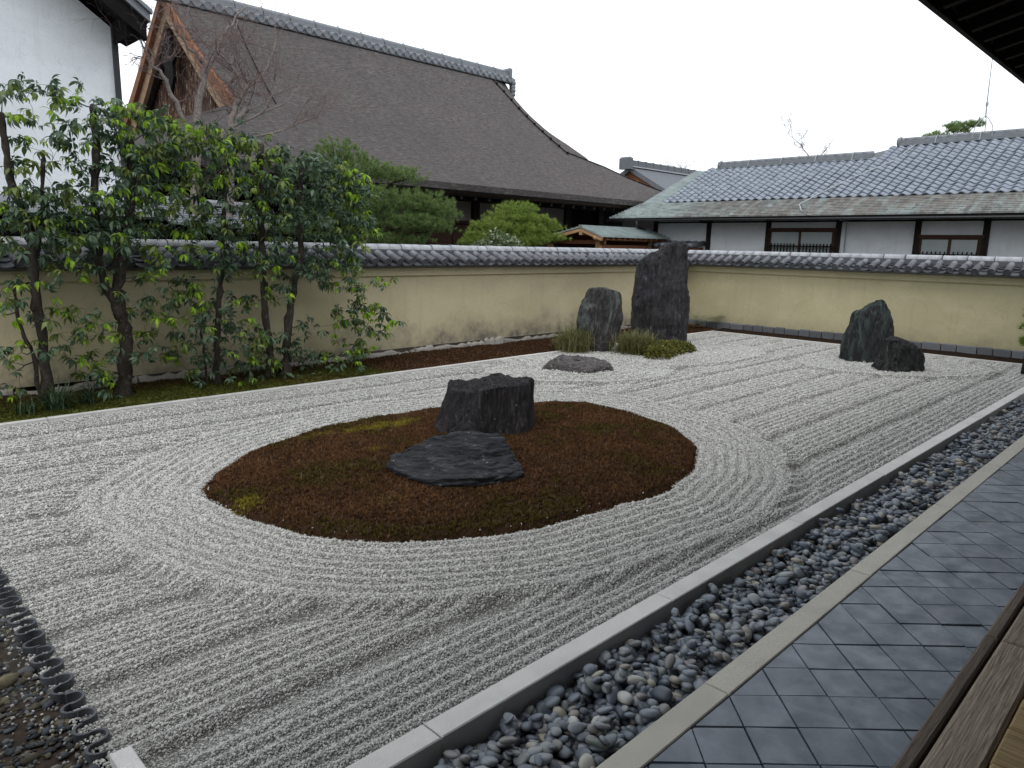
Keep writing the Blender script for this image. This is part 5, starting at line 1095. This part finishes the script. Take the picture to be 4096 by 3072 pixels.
# copper shingle skirt
def kz(x): return 3.325+.44*(x-20.8) if x < 22.05 else 3.82+.46*(x-22)
def kyl(x): return np.interp(x, [20.8, 22.0, 25.0], [16.08, 15.62, 15.32])
for k in range(11):
    a, b = 20.8+1.25*k/11, 20.8+1.25*(k+1)/11+.02
    MB().quadbox([(a, -5, kz(a)-.02), (b, -5, kz(b)-.03), (b, kyl(b), kz(b)-.03), (a, kyl(a), kz(a)-.02), (a, -5, kz(a)+.034), (b, -5, kz(b)-.004), (b, kyl(b), kz(b)-.004), (a, kyl(a), kz(a)+.034)]).build('shingle_course', MT['copper'], ku)
for k in range(24):
    a, b = 22.05+2.95*k/24, 22.05+2.95*(k+1)/24+.02
    MB().quadbox([(a, 14.2, kz(a)-.02), (b, 14.2, kz(b)-.03), (b, kyl(b), kz(b)-.03), (a, kyl(a), kz(a)-.02), (a, 14.2, kz(a)+.034), (b, 14.2, kz(b)-.004), (b, kyl(b), kz(b)-.004), (a, kyl(a), kz(a)+.034)]).build('shingle_course', MT['copper_green'], ku)
MB().quadbox([(20.82, -5, 3.24), (22, -5, 3.42), (22, 16, 3.42), (20.82, 16.04, 3.24), (20.82, -5, 3.30), (22, -5, 3.72), (22, 15.6, 3.72), (20.82, 16.04, 3.30)]).build('soffit', MT['black'], ku)
MB().quadbox([(22, 14.98, 3.4), (26, 14.98, 3.4), (26, 15.9, 3.4), (22, 15.9, 3.4), (22, 14.98, 3.7), (25, 14.98, 5.1), (25, 15.3, 5.1), (22, 15.6, 3.7)]).build('soffit', MT['black'], ku)
m = MB(); m.tube([(20.80, -5, 3.20), (20.80, 16.2, 3.23)], .035, 8); m.build('gutter', MT['iron'], ku, True)
m = MB(); m.tube([(20.80, 14.9, 3.2), (20.82, 14.9, 3.02), (21.9, 15.0, 2.85)], .045, 8); m.build('downpipe', MT['iron'], ku, True)
# S-shaped roof tiles
def s_tile():
    m = MB(); w = .285; L = .29; n = 10
    prof = [(w*(k/n-.5), .034*math.sin(2*math.pi*(k/n)+.5)+.010*(k/n)) for k in range(n+1)]
    for y_, dz in ((0, .0), (L, -.004)):
        for th in (0, -.018):
            for sx, sz in prof: m.V.append((y_, -sx, sz+dz+th*(1.5 if y_ == 0 else 1)+(.034 if y_ == 0 else 0)))
    q = n+1
    for k in range(n): m.F += [[k+1, k, 2*q+k, 2*q+k+1], [k, k+1, q+k+1, q+k]]
    return np.array(m.V), m.F
TV, TF = s_tile(); pitch = math.atan(.46); tile_me = mesh_from('roof_tile', TV, TF, MT['tile_roof'], False)
tile_me.polygons.foreach_set('use_smooth', np.array([i % 2 == 0 for i in range(len(TF))]))
spots = []; step = .242*math.cos(pitch)
for r_ in range(18):
    x = 21.98+r_*step; z = 3.865+.46*(x-21.98)
    for c_ in range(64):
        y = 14.55-.285*c_
        if y < -3.5 or (x > 24.95 and y > 8.62): continue
        if x > 25.95: continue
        spots.append((x, y, z))
spots.sort(key=lambda p: (0 if frustum_ok(np.array([p[0]]), np.array([p[1]]), p[2], .02)[0] else 1, p[0]**2+p[1]**2))
VV, FF, off = [], [], 0; tf = np.array(TF)
for i, (x, y, z) in enumerate(spots):
    M = Matrix.Translation((x, y, z)) @ Euler((0, -pitch, 0)).to_matrix().to_4x4() @ jitter(.008, .004)
    if i < 300: inst('roof_tile', tile_me, M, ku)
    else: VV.append(TV@np.array(M.to_3x3()).T+np.array(M.translation)); FF.append(tf+off); off += len(TV)
mass_mat = MT['tile_roof'].copy(); mass_mat.name = 'silver_roof_tile_mass'
for nd in [n_ for n_ in mass_mat.node_tree.nodes if n_.type == 'OBJECT_INFO']:
    ng_ = mass_mat.node_tree.nodes.new('ShaderNodeNewGeometry')
    for l in list(nd.outputs['Random'].links): mass_mat.node_tree.links.new(ng_.outputs['Random Per Island'], l.to_socket)
add('roof_tiles', np.concatenate(VV), np.concatenate(FF), mass_mat, ku, False, None, 'stuff')
MB().quadbox([(21.9, -5, 3.74), (26.2, -5, 3.74), (26.2, 14.6, 3.74), (21.9, 14.6, 3.74), (21.98, -5, 3.82), (26, -5, 5.66), (26, 8.6, 5.66), (21.98, 14.6, 3.82)]).build('roof_deck', MT['slate'], ku)
MB().quadbox([(21.99, 8.5, 3.75), (25.0, 8.5, 3.75), (25.0, 14.62, 3.75), (21.99, 14.62, 3.75), (21.99, 8.5, 3.815), (25.0, 8.5, 5.20), (25.0, 14.62, 5.20), (21.99, 14.62, 3.815)]).build('roof_deck', MT['slate'], ku)
def ridge(x, y0, y1, z):
    for k in range(3): MB().box(x-.16+.02*k, x+.16-.02*k, y0, y1, z-.05+.055*k, z+.0+.055*k).build('ridge_course', MT['tile_far'], ku)
    yy = y0
    while yy < y1-.05:
        m = MB(); m.tube([(x, yy+.004, z+.13), (x, min(yy+.30, y1)-.004, z+.13)], .085, 10); m.build('ridge_tile', MT['tile_far'], ku, True); yy += .30
    yy = y0+.6
    while yy < y1:
        m = MB(); m.tube([(x-.19, yy, z-.04), (x-.13, yy, z+.12), (x, yy, z+.225), (x+.13, yy, z+.12)], .014, 5); m.build('ridge_tie', MT['wire'], ku); yy += 1.2
    m = MB(); m.tube([(x, y1-.02, z+.08), (x, y1+.08, z+.08)], [.17, .15], 12); m.build('ridge_end', MT['tile_far'], ku, True)
ridge(25.02, 8.9, 14.25, 5.28); ridge(26.0, -4, 8.45, 5.74)
m = MB(); m.tube([(25.9, 7.95, 5.72), (24.6, 8.15, 5.10), (23.2, 8.9, 4.48), (22.0, 9.3, 3.97), (21.4, 9.55, 3.66), (21.0, 9.3, 3.46), (20.78, 9.0, 3.33), (20.9, 8.6, 3.30), (21.9, 8.33, 3.18), (21.93, 8.33, 2.0)], .018, 5); m.build('earth_cable', MT['wire'], ku)
# lightning rod
lr = empty('lightning_rod', (26, 6.15, 5.85), 'thin lightning rod on the ridge of the white building', 'lightning rod')
m = MB(); m.tube([(26, 6.16, 6.35), (26, 6.18, 7.1), (26, 6.2, 8.6)], [.022, .016, .01], 6); m.build('mast', MT['wire'], lr)
m = MB()
for dx, dy in ((-.12, .30), (-.12, -.22), (.12, .04)): m.tube([(26+dx, 6.12+dy, 5.78), (26+dx*.8, 6.12+dy*.85, 6.1), (26+dx*.3, 6.14+dy*.3, 6.32), (26, 6.16, 6.4)], .014, 5)
m.build('bracket', MT['wire'], lr); m = MB(); m.tube([(26, 6.165, 6.68), (26, 6.17, 6.78)], .04, 8); m.build('clamp', MT['wire'], lr)
# little tiled hood beside it
hd = empty('tiled_hood', (21.6, 13.6, -.2), 'small dark tiled hood peeping out beside the top of the tallest stone', 'hood')
MB().box(21.2, 21.95, 12.95, 14.6, -.2, 2.36).build('body', MT['redwood'], hd)
for y in np.arange(12.95, 14.7, .27):
    m = MB(); m.tube([(21.05, y, 2.40), (21.95, y, 2.50)], .09, 9); m.build('round_tile', MT['tile'], hd, True)

# ------------------------------------------------------------------ distant grey hall
fh = empty('distant_hall', (50, 38, -.2), 'distant grey tiled hall with a small gable between the two big roofs', 'building')
MB().quadbox([(46.2, 34, 8.0), (64, 34, 8.0), (64, 24, 2.5), (46.2, 24, 2.5), (46.2, 34, 8.35), (64, 34, 8.35), (64, 24, 2.9), (46.2, 24, 2.9)]).build('roof', MT['tile_dist'], fh)
MB().quadbox([(46.2, 34.02, 8.0), (46.2, 42, 3.6), (64, 42, 3.6), (64, 34.02, 8.0), (46.2, 34.02, 8.35), (46.2, 42, 4.0), (64, 42, 4.0), (64, 34.02, 8.35)]).build('roof', MT['tile_dist'], fh)
MB().box(45.9, 64, 33.75, 34.25, 8.34, 8.80).build('ridge', MT['tile_dist'], fh); MB().box(46.0, 64, 33.7, 34.3, 8.30, 8.38).build('ridge_base', MT['tile_cap'], fh)
for x in np.arange(47, 63, 1.0): MB().box(x-.03, x+.03, 33.72, 34.28, 8.40, 8.84).build('ridge_tie', MT['tile_dist'], fh)
m = MB(); m.chamfer(45.55, 45.95, 33.5, 34.5, 8.1, 9.0, .12); m.build('demon_tile', MT['tile_dist'], fh)
MB().box(46.6, 62, 27, 40, -.2, 4.3).build('wall', MT['black'], fh)
m = MB(); m.V = [(46.5, 28.5, 5.0), (46.5, 39.5, 5.0), (46.5, 34, 8.1), (46.7, 28.5, 5.0), (46.7, 39.5, 5.0), (46.7, 34, 8.1)]; m.F = [[0, 2, 1], [3, 4, 5], [0, 1, 4, 3], [1, 2, 5, 4], [2, 0, 3, 5]]; m.build('gable_wall', MT['redwood'], fh)
MB().box(46.42, 46.49, 33.3, 34.2, 6.5, 7.3).build('gable_panel', MT['palewood'], fh)
MB().box(47.6, 50.2, 30.2, 30.6, 6.2, 6.75).build('descending_ridge', MT['tile_dist'], fh); m = MB(); m.chamfer(47.2, 47.6, 29.95, 30.8, 6.0, 6.95, .1); m.build('demon_tile', MT['tile_dist'], fh)
